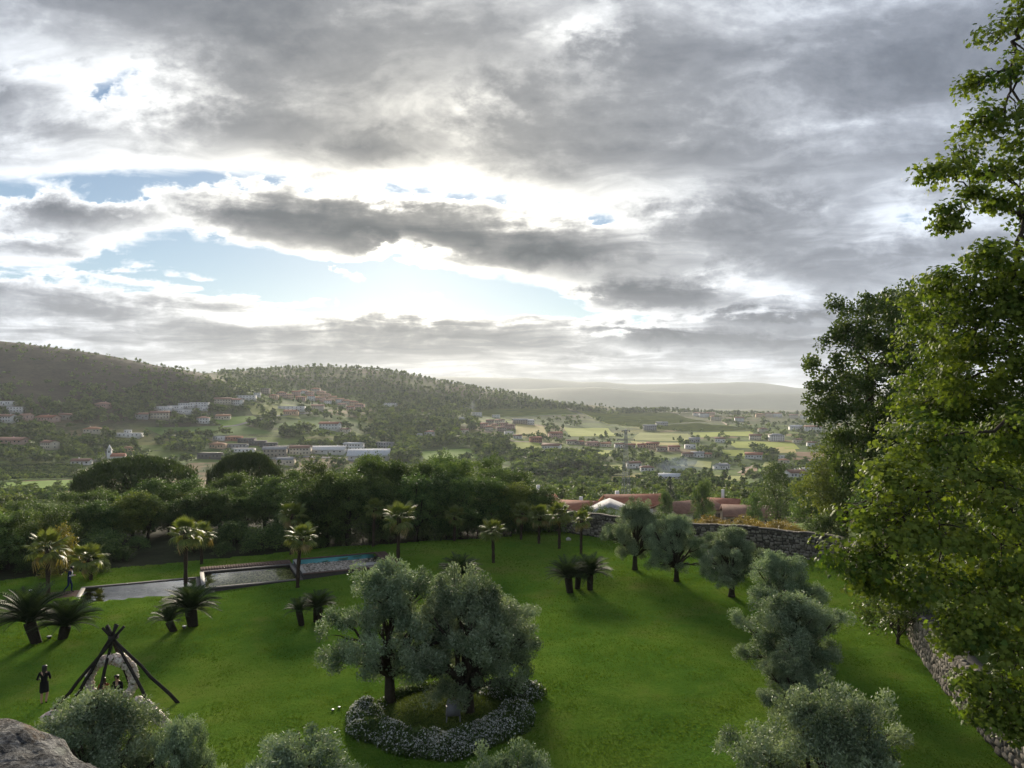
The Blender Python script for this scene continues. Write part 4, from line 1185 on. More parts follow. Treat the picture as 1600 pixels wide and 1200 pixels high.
# ------------------------------------------------------------------ palms and cycads
def fan_frond(seed, droop):
    """stalk and a fan of narrow folded blades; root at the origin, pointing along +X"""
    r = np.random.default_rng(seed); mb = MB()
    sl = 0.62
    t = np.linspace(0, 1, 4)
    mb.tube(np.stack([t * sl, 0 * t, -0.10 * droop * t * t], -1), np.linspace(0.022, 0.012, 4), 4, 0.35)
    hub = np.array([sl, 0, -0.10 * droop])
    for k in range(17):
        a = R(-112 + 14 * k); ln = (0.62 - 0.16 * abs(k - 8) / 8.0) * (0.9 + 0.2 * r.random())
        d = np.array([math.cos(a), math.sin(a), 0.0]); sd_ = np.array([-d[1], d[0], 0]) * 0.045
        mid = hub + d * ln * 0.6 + [0, 0, -0.05 * droop]
        tip = hub + d * ln + [0, 0, -0.30 * droop * (0.7 + 0.6 * r.random())]
        tn = np.clip(0.55 + r.normal() * 0.2, 0, 1)
        mb.add([hub, mid - sd_, mid + [0, 0, 0.015], mid + sd_, tip], [np.array([(0, 1, 2), (0, 2, 3), (1, 4, 2), (2, 4, 3)])], [tn * 0.7, tn, tn, tn, min(1, tn + 0.2)])
    return mb
FAN = [fan_frond(k, d).mesh('palm_frond', M['palm']) for k, d in enumerate((0.35, 0.7, 1.1))]
FAN_DRY = fan_frond(9, 1.5).mesh('dry_palm_frond', M['palm_dry'])
def palm(px, base, crown, width, label, n=30):
    p = at(px, base); r = np.random.default_rng(px)
    h = (base - crown) * p.y / F
    sc = width * p.y / F / 2.15
    o = thing('fan_palm', p, label, 'palm', 'fan palms on the lawn', r.random() * 6.28)
    k = 14; t = np.linspace(0, 1, k)
    bend = r.normal(size=2) * 0.10
    ctr = np.stack([bend[0] * t * t, bend[1] * t * t, -0.1 + (h + 0.1) * t], -1)
    rad = (0.13 + 0.05 * smooth01((t - 0.7) / 0.25) + 0.05 * (1 - smooth01(t / 0.08))) * (0.9 + 0.12 * np.sin(t * 60)) * (0.75 + 0.35 * sc)
    put('trunk', MB().tube(ctr, rad, 9).mesh('palm_trunk', M['palm_trunk'], True), o)
    top = ctr[-1]
    for i in range(n):
        a = i * 2.39996; f = i / n
        el = R(82 - 128 * f ** 0.9 + r.normal() * 7)
        me = FAN_DRY if (f > 0.86 and r.random() < 0.7) else FAN[min(2, int(f * 3))]
        s_ = sc * (0.8 + 0.25 * r.random()) * (0.82 if f < 0.15 else 1.0)
        put('frond', me, o, Vector(top + np.array([math.cos(a), math.sin(a), 0]) * 0.07 + [0, 0, 0.08 * (1 - f)]), (r.normal() * 0.3, -el, a), (s_,) * 3)
palm(75, 934, 856, 66, 'fan palm rising through the plank deck left of the pools')
palm(142, 906, 872, 56, 'short fan palm behind the lowest pool')
palm(290, 922, 832, 54, 'tall fan palm in front of the joint between the two lower pools')
palm(315, 881, 834, 44, 'fan palm behind the end of the plank walkway')
palm(455, 866, 803, 46, 'fan palm standing at the edge of the wood behind the middle pool')
palm(465, 918, 840, 50, 'dark-stemmed fan palm in front of the empty pool')
palm(583, 854, 793, 34, 'slender fan palm behind the empty pool')
palm(622, 876, 808, 56, 'full-headed fan palm beside the corner of the empty pool')
palm(710, 845, 804, 34, 'small fan palm in front of the wood, midway along the lawn edge')
palm(771, 879, 829, 40, 'lone bright fan palm on the open lawn')
palm(814, 843, 802, 36, 'fan palm farthest from the olive trees of the four by the far wall')
palm(842, 849, 806, 40, 'second of four fan palms in front of the far wall')
palm(874, 857, 802, 42, 'third and tallest of four fan palms in front of the far wall')
palm(908, 866, 812, 34, 'fan palm closest to the olive trees by the far wall')

def cycad_frond(seed):
    r = np.random.default_rng(seed); mb = MB()
    k = 22; t = np.linspace(0, 1, k)
    ctr = np.stack([t * 1.0, 0 * t, 0.55 * t - 0.62 * t * t], -1)
    mb.tube(ctr[::3], np.linspace(0.018, 0.005, len(ctr[::3])), 4, 0.3)
    for i in range(2, k):
        ln = 0.25 * math.sin(math.pi * min(1, 0.12 + 0.9 * t[i])) ** 0.6 * (0.9 + 0.2 * r.random()) + 0.02
        for sg in (-1, 1):
            d = unit(np.array([0.75, sg * 0.95, 0.22])); b = ctr[i]
            w = np.array([0.024, 0, 0])
            tn = np.clip(0.45 + r.normal() * 0.2, 0, 1)
            mb.add([b - w, b + w, b + d * ln], np.array([(0, 1, 2)]), tn)
    return mb.mesh('cycad_frond', M['cycad'])
CYC = [cycad_frond(200 + k) for k in range(3)]
M['cycad_trunk'] = plain('cycad_trunk', (0.040, 0.032, 0.026), 0.95, 0.1, 0.5, 18.0, 0.05)
def cycad(px, base, cpx, cpy, width, label, n=64, stem=0.20):
    p = at(px, base); r = np.random.default_rng(px * 3)
    c = np.array([(cpx - px) * p.y / F, 0.0, (base - cpy) * p.y / F * 0.76])
    o = thing('cycad', p, label, 'cycad', 'squat cycads on the lawn', 0.0)
    sc = width * p.y / F / 1.5
    t = np.linspace(0, 1, 8)
    ctr = np.array([[0, 0, -0.1]]) * (1 - t[:, None]) + c * t[:, None]
    put('trunk', MB().tube(ctr, stem * 1.05 * (1.15 + 0.25 * np.sin(t * 3.0)) * (0.92 + 0.1 * np.sin(t * 40)), 9).mesh('cycad_trunk', M['cycad_trunk'], True), o)
    for i in range(n):
        a = i * 2.39996 + r.normal() * 0.1; f = i / n
        el = R(84 - 72 * f ** 0.8 + r.normal() * 6)
        put('frond', CYC[i % 3], o, Vector(c + np.array([math.cos(a), math.sin(a), 0]) * 0.10), (0, -el + 0.25, a), (sc * (0.85 + 0.25 * r.random()),) * 3)
cycad(58, 1004, 46, 962, 92, 'large cycad on a leaning trunk, the one farthest left', stem=0.24)
cycad(97, 998, 103, 972, 74, 'cycad on an upright trunk beside the large leaning one', stem=0.22)
cycad(273, 986, 264, 966, 46, 'small low cycad beside a taller one in front of the lowest pool', 36, 0.17)
cycad(302, 978, 298, 945, 68, 'broad cycad on a thick trunk in front of the tall palm', stem=0.26)
cycad(472, 977, 467, 948, 36, 'smaller cycad of the pair left of the big olive trees', 36, 0.15)
cycad(496, 971, 497, 942, 44, 'taller cycad of the pair left of the big olive trees', stem=0.22)
cycad(716, 915, 718, 892, 52, 'cycad half hidden behind the crowns of the big olive trees', stem=0.2)
cycad(891, 926, 888, 896, 54, 'flat-topped cycad of the group on the open lawn', stem=0.21)
cycad(902, 920, 904, 893, 40, 'cycad partly hidden in the middle of the group on the open lawn', 30, 0.17)
cycad(922, 922, 922, 890, 52, 'rounded cycad of the group on the open lawn, nearer the olives', stem=0.18)

# small white garden spotlights
M['lamp_body'] = plain('spot_body', (0.05, 0.05, 0.05), 0.5)
M['lamp_face'] = plain('spot_face', (0.75, 0.75, 0.78), 0.3, 0.5, 0.05)
def spot(px, py, label, rotz=0.0, s_=1.0):
    p = at(px, py)
    o = thing('garden_spotlight', p, label, 'spotlight', 'garden spotlights on the lawn', rotz, (s_,) * 3)
    mb = MB().tube([[0, 0, -0.02], [0, 0, 0.05], [0, 0, 0.13]], [0.05, 0.09, 0.13], 12)
    put('housing', mb.mesh('spot_housing', M['lamp_body']), o)
    put('lens', MB().tube([[0, 0, 0.131], [0, 0, 0.15]], [0.125, 0.12], 12).mesh('spot_lens', M['lamp_face']), o)
spot(77, 998, 'white garden spotlight between the two large cycads on the left')
spot(288, 982, 'white garden spotlight at the foot of the broad cycad')
spot(47, 925, 'small white spotlight at the corner of the plank deck')
spot(9, 962, 'small white spotlight at the edge of the lawn beside the large cycad', 0, 0.8)
spot(520, 1111, 'pale spotlight lying on the grass left of the flower bed', 0.5, 0.5)
spot(530, 1107, 'second pale spotlight on the grass left of the flower bed', 0.9, 0.5)
def boulder(px, py, s_, label):
    r = np.random.default_rng(px); p = at(px, py)
    n = 60; D = sphere_dirs(n, r)
    import bmesh
    bm = bmesh.new(); bmesh.ops.create_icosphere(bm, subdivisions=2, radius=1.0)
    for v in bm.verts: v.co *= 0.8 + 0.4 * float(vnoise(v.co.x * 1.7 + 5 + px, v.co.y * 1.7 + v.co.z * 1.3, 3))
    me = bpy.data.meshes.new('boulder'); bm.to_mesh(me); bm.free(); me.materials.append(M['slab'])
    put('boulder', me, None, p + Vector((0, 0, 0.25 * s_)), (0, 0, 1.0), (s_, s_ * 0.8, s_ * 0.7), label, 'stone')
boulder(888, 844, 0.30, 'pale stone lying on the grass at the foot of the far wall')

# ------------------------------------------------------------------ log tripod with flower swing
def logs():
    c = at(181, 1094); apex = Vector((c.x - 0.05, c.y - 0.1, c.z + 2.85))
    o = thing('log_tripod', (c.x, c.y, c.z), 'tall tepee of six dark wooden poles crossing at the top', 'frame')
    feet = [(76, 1115), (103, 1113), (146, 1119), (240, 1111), (207, 1074), (281, 1098)]
    r = np.random.default_rng(3)
    for k, (px, py) in enumerate(feet):
        f = at(px, py) - c; f.z -= 0.1
        a = apex - c + Vector((r.normal() * 0.07, r.normal() * 0.07, 0))
        d = (a - f).normalized(); e = a + d * (0.50 + 0.12 * r.random())
        P_ = curve_pts(f, e, 0.0, 9, r, 0.008)
        put('pole', MB().tube(P_, np.linspace(0.078, 0.06, 9) * (0.95 + 0.1 * r.random(9)), 9).mesh('pole', M['log'], True), o)
    mb = MB()
    for k in range(5):
        t = np.linspace(0, 6.3, 18); mb.tube(np.stack([0.20 * np.cos(t), 0.20 * np.sin(t), np.full(18, 2.78 + 0.03 * k)], -1) + [apex.x - c.x, apex.y - c.y, 0], 0.016, 5)
    put('rope_binding', mb.mesh('rope_binding', M['rope'], True), o)
    return c, apex
TC, APEX = logs()

def flower_tube(name, pts, rads, label, cat, seed, extra=None, dens=520, green=0.35):
    """a garland: small blooms and leaves packed round a line"""
    r = np.random.default_rng(seed); P_ = np.array(pts, float)
    seg = np.linalg.norm(np.diff(P_, axis=0), axis=1); s = np.concatenate([[0], np.cumsum(seg)])
    o = thing(name, P_[0], label, cat)
    base = P_[0]
    put('garland_core', MB().tube(P_ - base, np.array(rads) * 0.45, 8).mesh('garland_core', M['shrub'], True), o)
    mb, gb = MB(), MB()
    n = int(dens * s[-1])
    for k in range(n):
        q = r.random() * s[-1]
        c = np.array([np.interp(q, s, P_[:, j]) for j in range(3)]); ra = np.interp(q, s, rads)
        d = sphere_dirs(1, r)[0]; p = c + d * ra * (0.7 + 0.4 * r.random()) - base
        if r.random() < green:
            V, Fq = leaf_quads(p[None], d[None], 0.10, 0.05, r); gb.add(V, Fq, 0.6)
        else:
            w = 0.045 + 0.045 * r.random(); u = unit(np.cross(d, [0.3, 0.5, 0.8])); v = np.cross(d, u)
            ring = [p + w * (math.cos(a) * u + math.sin(a) * v) for a in np.arange(5) * 1.2566]
            mb.add(ring + [p + d * w * 0.7], np.array([(i, (i + 1) % 5, 5) for i in range(5)]), np.clip(0.6 + r.normal() * 0.3, 0, 1))
    put('blooms', mb.mesh('blooms', M['bloom']), o, kind='stuff')
    put('greenery', gb.mesh('greenery', M['shrub']), o, kind='stuff')
    return o
# the ring hangs on a rope below the crossing of the poles
RC = np.array([TC.x - 0.02, TC.y - 0.35, TC.z + 0.98]); RR = 0.94
_a = np.linspace(R(-70), R(250), 34)
ring_o = flower_tube('flower_swing', np.stack([RC[0] + RR * np.cos(_a), RC[1] + 0.12 * np.cos(_a * 0.5), RC[2] + RR * np.sin(_a)], -1), 0.17 + 0.11 * np.exp(-((_a - R(60)) / 0.8) ** 2),
            'round hanging swing covered in pale pink and white flowers below the poles', 'swing', 41)
put('rope', MB().tube([[RC[0], RC[1], RC[2] + RR], [APEX.x, APEX.y, APEX.z]], 0.014, 5).mesh('rope', M['rope']), ring_o).location = -Vector(ring_o.location)
put('seat_board', MB().box(-0.75, 0.75, -0.25, 0.25, -0.03, 0.03).mesh('seat_board', M['log']), ring_o, Vector(RC + [0, 0.05, -0.70]) - ring_o.location)
_g = [at(x, y, h) for x, y, h in [(214, 1092, 1.15), (224, 1098, 0.95), (236, 1108, 0.72), (246, 1120, 0.5), (255, 1128, 0.3), (262, 1132, 0.18)]]
flower_tube('flower_garland', [tuple(p) for p in _g], [0.12, 0.16, 0.18, 0.19, 0.19, 0.14], 'white and yellow flower garland trailing from the swing down to the grass', 'garland', 42, dens=620)
_g = [at(x, y, h) for x, y, h in [(70, 1122, 0.15), (82, 1118, 0.25), (94, 1116, 0.2)]]
flower_tube('flower_bunch', [tuple(p) for p in _g], [0.15, 0.22, 0.16], 'small bunch of pale flowers at the foot of a pole', 'flowers', 43, dens=700)

# ------------------------------------------------------------------ flower bed round the olive trunks
M['dry'] = leaf_mat('dry_grass', (0.060, 0.105, 0.024), (0.175, 0.225, 0.062), 0.2, 0.9, 0.05, obj_var=0.0)
def bed():
    c = at(690, 1122)
    r = np.random.default_rng(61)
    # mound of dry grass inside
    n = 36; rings = [0.0, 0.35, 0.65, 0.9, 1.0]
    V, Fq = [], []
    for q in rings:
        for k in range(n):
            a = 6.2832 * k / n
            x, y = c.x + 3.3 * q * math.cos(a), c.y + 2.9 * q * math.sin(a)
            V.append((x, y, float(lawn_z(x, y)) + 0.45 * (1 - q ** 2) + 0.03))
    for i in range(len(rings) - 1):
        for k in range(n): Fq.append((i * n + k, i * n + (k + 1) % n, (i + 1) * n + (k + 1) % n, (i + 1) * n + k))
    put('flower_bed_ground', mesh('flower_bed_ground', V, np.array(Fq), M['mulch'], True), kind='structure')
    n_ = 16000; a = r.random(n_) * 6.2832; q = np.sqrt(r.random(n_))
    X, Y = c.x + 3.3 * q * np.cos(a), c.y + 2.9 * q * np.sin(a)
    C = np.stack([X, Y, lawn_z(X, Y) + 0.45 * (1 - q ** 2) + 0.05], -1)
    V_, F_ = leaf_quads(C, np.tile([0, 0, 1.0], (n_, 1)), 0.11, 0.022, r, 0.3, 0.9)
    put('dry_grass', mesh('dry_grass', V_, F_, M['dry'], False, np.repeat(np.clip(0.2 + 0.7 * fbm(X * 1.3, Y * 1.3, 3, 5) + r.normal(size=n_) * 0.15, 0, 1), 4)), kind='stuff', label='thin dry grass on the mound under the big olive trees', cat='grass')
    def patch(name, label, pts, rad, dens, nfl, seed, hgt=0.5):
        rr = np.random.default_rng(seed)
        leaves, fl = MB(), MB()
        P_ = np.array(pts); s = np.concatenate([[0], np.cumsum(np.linalg.norm(np.diff(P_, axis=0), axis=1))])
        n_ = int(dens * s[-1] * rad * 2)
        q = rr.random(n_) * s[-1]
        X = np.interp(q, s, P_[:, 0]); Y = np.interp(q, s, P_[:, 1])
        a = rr.random(n_) * 6.283; rd = np.sqrt(rr.random(n_)) * rad
        X = X + np.cos(a) * rd; Y = Y + np.sin(a) * rd
        Hh = hgt * np.sqrt(np.maximum(0, 1 - (rd / rad) ** 2)) * (0.6 + 0.8 * fbm(X * 2.2, Y * 2.2, 3, seed))
        Z = lawn_z(X, Y) + Hh * (0.35 + 0.65 * rr.random(n_) ** 0.4)
        C = np.stack([X, Y, Z], -1); O = unit(np.stack([np.cos(a) * rd / rad, np.sin(a) * rd / rad, np.full(n_, 0.8)], -1))
        V_, F_ = leaf_quads(C, O, 0.14, 0.075, rr, 0.3, 0.8)
        leaves.add(V_, F_, np.repeat(np.clip(0.4 + rr.normal(size=n_) * 0.22, 0, 1), 4))
        pick = rr.random(n_) < nfl * np.clip(fbm(X * 1.1, Y * 1.1, 2, seed + 1) * 2.0 - 0.35, 0, 1.2)
        Cf = C[pick] + [0, 0, 0.05]; m = len(Cf)
        V_, F_ = leaf_quads(Cf, np.tile([0, -0.3, 1.0], (m, 1)), 0.068, 0.068, rr, 0.2, 0.9)
        fl.add(V_, F_, np.repeat(np.clip(0.55 + rr.normal(size=m) * 0.25, 0, 1), 4))
        o = put(name, leaves.mesh('flower_bed_foliage', M['shrub']), label=label, cat='flower bed', kind='stuff')
        put('blossoms', fl.mesh('blossoms', M['flower']), o, kind='stuff')
    arc = lambda a0, a1, rx, ry: [(c.x + rx * (1 + 0.07 * math.sin(a * 0.075) + 0.04 * math.sin(a * 0.19)) * math.cos(R(a)), c.y + ry * (1 + 0.07 * math.sin(a * 0.075) + 0.05 * math.sin(a * 0.16)) * math.sin(R(a))) for a in np.linspace(a0, a1, 40)]
    patch('flower_bed', 'crescent of low white flowering shrubs in front of the big olive trunks', arc(172, 362, 2.9, 2.5), 0.80, 2300, 0.62, 62, 0.62)
    patch('dark_ground_cover', 'low dark green plants closing the flower bed behind the olive trunks', arc(60, 175, 3.0, 2.6), 0.5, 1500, 0.06, 63, 0.4)
    p = at(800, 1092)
    patch('flower_clump', 'separate rounded clump of white flowering shrub right of the olive trunks', [(p.x - 0.6, p.y + 0.1), (p.x + 0.7, p.y + 0.3)], 0.9, 2300, 0.65, 64, 0.7)
bed()

# grey plastic armchair under the olive tree
M['chair'] = plain('grey_plastic', (0.20, 0.205, 0.225), 0.6, 0.3, 0.08)
def chair(px, py, rz):
    p = at(px, py, 0.22)
    o = thing('garden_chair', p, 'grey garden chair with a solid back under the olive tree', 'chair', None, rz)
    put('backrest', MB().add([(-0.28, -0.30, 0.40), (0.28, -0.30, 0.40), (0.24, -0.42, 0.92), (-0.24, -0.42, 0.92), (-0.28, -0.26, 0.40), (0.28, -0.26, 0.40), (0.24, -0.38, 0.92), (-0.24, -0.38, 0.92)],
        np.array([(0, 1, 2, 3), (7, 6, 5, 4), (0, 4, 5, 1), (1, 5, 6, 2), (2, 6, 7, 3), (3, 7, 4, 0)])).mesh('backrest', M['chair']), o)
    put('seat', MB().box(-0.27, 0.27, -0.255, 0.25, 0.39, 0.43).mesh('seat', M['chair']), o)
    for sx in (-1, 1):
        for sy in (-1, 1):
            put('leg', MB().tube([[0.25 * sx, 0.22 * sy, 0.40], [0.28 * sx, 0.27 * sy, -0.02]], [0.03, 0.022], 6).mesh('leg', M['chair']), o)
        put('armrest', MB().box(0.25 * sx - 0.03, 0.25 * sx + 0.03, -0.34, 0.2, 0.62, 0.65).box(0.25 * sx - 0.025, 0.25 * sx + 0.025, 0.14, 0.19, 0.43, 0.62).mesh('armrest', M['chair']), o)
    return p
CH = chair(708, 1130, 0.12)

# ------------------------------------------------------------------ valley: fields, roads, vines
def patch(name, corners, mat, lift, rows=14, cols=14):
    """a field: its four corners as seen from the terrace, laid over the land"""
    a, b, c, d = [np.array(hit(*q)[:2]) for q in corners]
    V = []
    for i in range(rows):
        for j in range(cols):
            s_, t_ = j / (cols - 1), i / (rows - 1)
            p = (a * (1 - s_) + b * s_) * (1 - t_) + (d * (1 - s_) + c * s_) * t_
            V.append((p[0], p[1], float(ground(p[0], p[1])) + lift))
    i, j = np.meshgrid(np.arange(rows - 1), np.arange(cols - 1), indexing='ij'); i, j = i.ravel(), j.ravel()
    put(name, mesh(name, V, np.stack([i * cols + j, i * cols + j + 1, (i + 1) * cols + j + 1, (i + 1) * cols + j], 1), mat, True), kind='structure')
    return a, b, c, d
FM = {k: plain('field_' + k, c, 0.95, 0.05, 0.22, 0.035, 0.0, 'World') for k, c in {
    'bright': (0.170, 0.270, 0.045), 'lime': (0.290, 0.330, 0.060), 'straw': (0.400, 0.340, 0.125), 'soil': (0.270, 0.180, 0.110), 'meadow': (0.105, 0.175, 0.038), 'pale': (0.260, 0.280, 0.085)}.items()}  # crop and soil tones, brightened to paint in sunlit patches of the valley
FIELDS = [
    ([(880, 634), (1045, 645), (1105, 659), (950, 663)], 'lime'), ([(960, 664), (1090, 661), (1180, 672), (1075, 674)], 'pale'),
    ([(1078, 676), (1178, 674), (1175, 682), (1090, 684)], 'lime'), ([(1000, 676), (1075, 678), (1085, 690), (985, 688)], 'pale'), ([(1130, 690), (1240, 692), (1250, 702), (1150, 700)], 'lime'),
    ([(806, 662), (850, 667), (856, 682), (806, 684)], 'straw'), ([(655, 706), (742, 701), (752, 716), (664, 719)], 'bright'), ([(745, 703), (782, 712), (800, 727), (752, 722)], 'meadow'),
    ([(786, 692), (840, 690), (848, 700), (795, 702)], 'lime'), ([(1246, 706), (1325, 711), (1325, 717), (1240, 712)], 'soil'), ([(1240, 715), (1325, 720), (1325, 727), (1238, 722)], 'soil'),
    ([(1163, 731), (1184, 727), (1182, 742), (1158, 743)], 'soil'), ([(1118, 742), (1165, 744), (1160, 752), (1112, 750)], 'pale'), ([(1100, 755), (1190, 752), (1195, 762), (1110, 764)], 'meadow'), ([(1186, 731), (1212, 733), (1208, 742), (1185, 741)], 'bright'),
    ([(0, 728), (128, 728), (120, 748), (0, 754)], 'meadow'), ([(0, 755), (118, 750), (112, 766), (0, 772)], 'bright'), ([(385, 632), (450, 634), (470, 655), (395, 648)], 'pale'), ([(430, 664), (505, 650), (520, 672), (440, 676)], 'meadow'),
    ([(225, 668), (380, 664), (430, 678), (260, 684)], 'meadow'), ([(330, 655), (395, 650), (420, 662), (350, 666)], 'bright'), ([(850, 740), (930, 738), (930, 750), (850, 752)], 'meadow'), ([(720, 640), (880, 637), (905, 648), (740, 650)], 'meadow'),
    ([(930, 728), (975, 726), (980, 738), (930, 741)], 'pale'), ([(1200, 700), (1240, 698), (1245, 708), (1195, 710)], 'straw'), ([(955, 745), (1005, 742), (1010, 752), (955, 754)], 'straw'), ([(885, 702), (960, 704), (968, 713), (895, 713)], 'lime'), ([(1030, 717), (1066, 718), (1062, 728), (1026, 727)], 'bright'), ([(1128, 703), (1162, 704), (1166, 713), (1132, 713)], 'lime'), ([(1195, 722), (1214, 722), (1214, 730), (1190, 730)], 'pale'), ([(880, 668), (950, 669), (965, 682), (890, 682)], 'lime'), ([(985, 690), (1060, 692), (1062, 697), (990, 696)], 'straw'), ([(1090, 720), (1112, 722), (1110, 732), (1084, 730)], 'pale')]
QUADS = []
for cs, k in FIELDS:
    QUADS.append((patch('field', cs, FM[k], 0.35), k))
def rows_of_vines(quads, step, h, w, mat, label):
    mb = MB(); r = np.random.default_rng(8)
    for (a, b, c, d) in quads:
        n = int(np.linalg.norm(d - a) / step)
        for k in range(1, n):
            t_ = k / n; p, q = a + (d - a) * t_, b + (c - b) * t_
            m = 18; s_ = np.linspace(0.01, 0.99, m)
            P_ = p[None] * (1 - s_[:, None]) + q[None] * s_[:, None]
            Z = ground(P_[:, 0], P_[:, 1])
            hh = h * (0.75 + 0.5 * r.random(m))
            dr = unit(q - p); nr = np.array([-dr[1], dr[0]]) * w
            V = np.concatenate([np.stack([P_[:, 0] - nr[0], P_[:, 1] - nr[1], Z], -1), np.stack([P_[:, 0], P_[:, 1], Z + hh], -1), np.stack([P_[:, 0] + nr[0], P_[:, 1] + nr[1], Z], -1)])
            i = np.arange(m - 1)
            mb.add(V, np.concatenate([np.stack([i, i + 1, m + i + 1, m + i], 1), np.stack([m + i, m + i + 1, 2 * m + i + 1, 2 * m + i], 1)]), np.repeat(np.clip(0.55 + r.normal(size=m) * 0.2, 0, 1)[None], 3, 0).ravel())
    put('vine_rows', mb.mesh('vine_rows', M['valley_lime']), kind='stuff', label=label, cat='vines')
M['valley_lime'] = leaf_mat('vine_leaf', (0.10, 0.14, 0.03), (0.25, 0.29, 0.06), 0.3, 0.7, 0.1, obj_var=0.0)
rows_of_vines([QUADS[0][0], QUADS[1][0], QUADS[22][0]], 9.0, 1.8, 1.3, M['valley_lime'], 'rows of bright green vines on the far slope')
def road(pts, w, mat):
    P_ = [hit(*q) for q in pts]
    strip('road', [(p.x, p.y) for p in P_], w, mat, ground, 0.5, sub=14)
road([(340, 668), (375, 664), (410, 655), (445, 649), (480, 646), (512, 642)], 6.0, M['asphalt'])
road([(728, 669), (760, 674), (785, 684), (800, 690), (830, 691), (870, 694)], 7.0, M['dirt'])
road([(1128, 659), (1140, 666), (1150, 672)], 5.0, M['dirt'])
road([(150, 722), (162, 712), (170, 702)], 6.0, M['asphalt'])
road([(400, 720), (440, 715), (480, 714), (530, 716), (560, 722)], 10.0, M['asphalt'])
road([(1155, 740), (1170, 733), (1182, 726)], 5.0, M['dirt'])

# ------------------------------------------------------------------ houses
WALLC = {k: plain('plaster_' + k, c, 0.85, 0.2, 0.10, 0.8) for k, c in {'white': (0.72, 0.71, 0.69), 'cream': (0.60, 0.54, 0.43), 'pink': (0.55, 0.38, 0.32), 'peach': (0.62, 0.44, 0.29), 'grey': (0.34, 0.34, 0.34), 'dark': (0.085, 0.085, 0.09), 'stone': (0.33, 0.29, 0.24), 'brick': (0.36, 0.17, 0.11)}.items()}
def tile_material(name, c):
    m, t, out = new_mat(name)
    v = coords(t)
    w = t.nodes.new('ShaderNodeTexWave'); w.wave_type = 'BANDS'; w.bands_direction = 'X'; w.inputs['Scale'].default_value = 2.2; w.inputs['Distortion'].default_value = 0.6
    t.links.new(v, w.inputs['Vector'])
    n1, n2 = noise(t, v, 0.8, 4, 0.6), noise(t, v, 6.0, 3, 0.6)
    f = n1 * 0.5 + n2 * 0.5
    cc = ramp(t, f, [(0.3, tuple(x * 0.55 for x in c)), (0.5, c), (0.7, tuple(min(1, x * 1.35) for x in c))])
    bsdf(t, out, cc, 0.85, 0.15, S(t, w.outputs['Fac']), 0.02)
    return m
ROOFC = {k: tile_material('roof_' + k, c) for k, c in {'red': (0.34, 0.145, 0.092), 'orange': (0.42, 0.215, 0.125), 'brown': (0.23, 0.130, 0.095), 'grey': (0.30, 0.30, 0.31), 'white': (0.60, 0.60, 0.60), 'dark': (0.07, 0.07, 0.075), 'pink': (0.42, 0.24, 0.18), 'metal': (0.55, 0.57, 0.60)}.items()}
M['window'] = plain('window_glass', (0.035, 0.040, 0.048), 0.15, 0.6, 0.2)
M['door'] = plain('door', (0.10, 0.06, 0.04), 0.6)
M['frame'] = plain('window_frame', (0.6, 0.6, 0.58), 0.6)
WIN = MB().box(-0.5, 0.5, -0.5, 0.5, -0.5, 0.5).mesh('window', M['window'])
DOOR = MB().box(-0.5, 0.5, -0.5, 0.5, -0.5, 0.5).mesh('door', M['door'])
FRAME = MB().box(-0.5, 0.5, -0.5, 0.5, -0.5, 0.5).mesh('window_frame', M['frame'])
HOUSES = []
hr = np.random.default_rng(19)

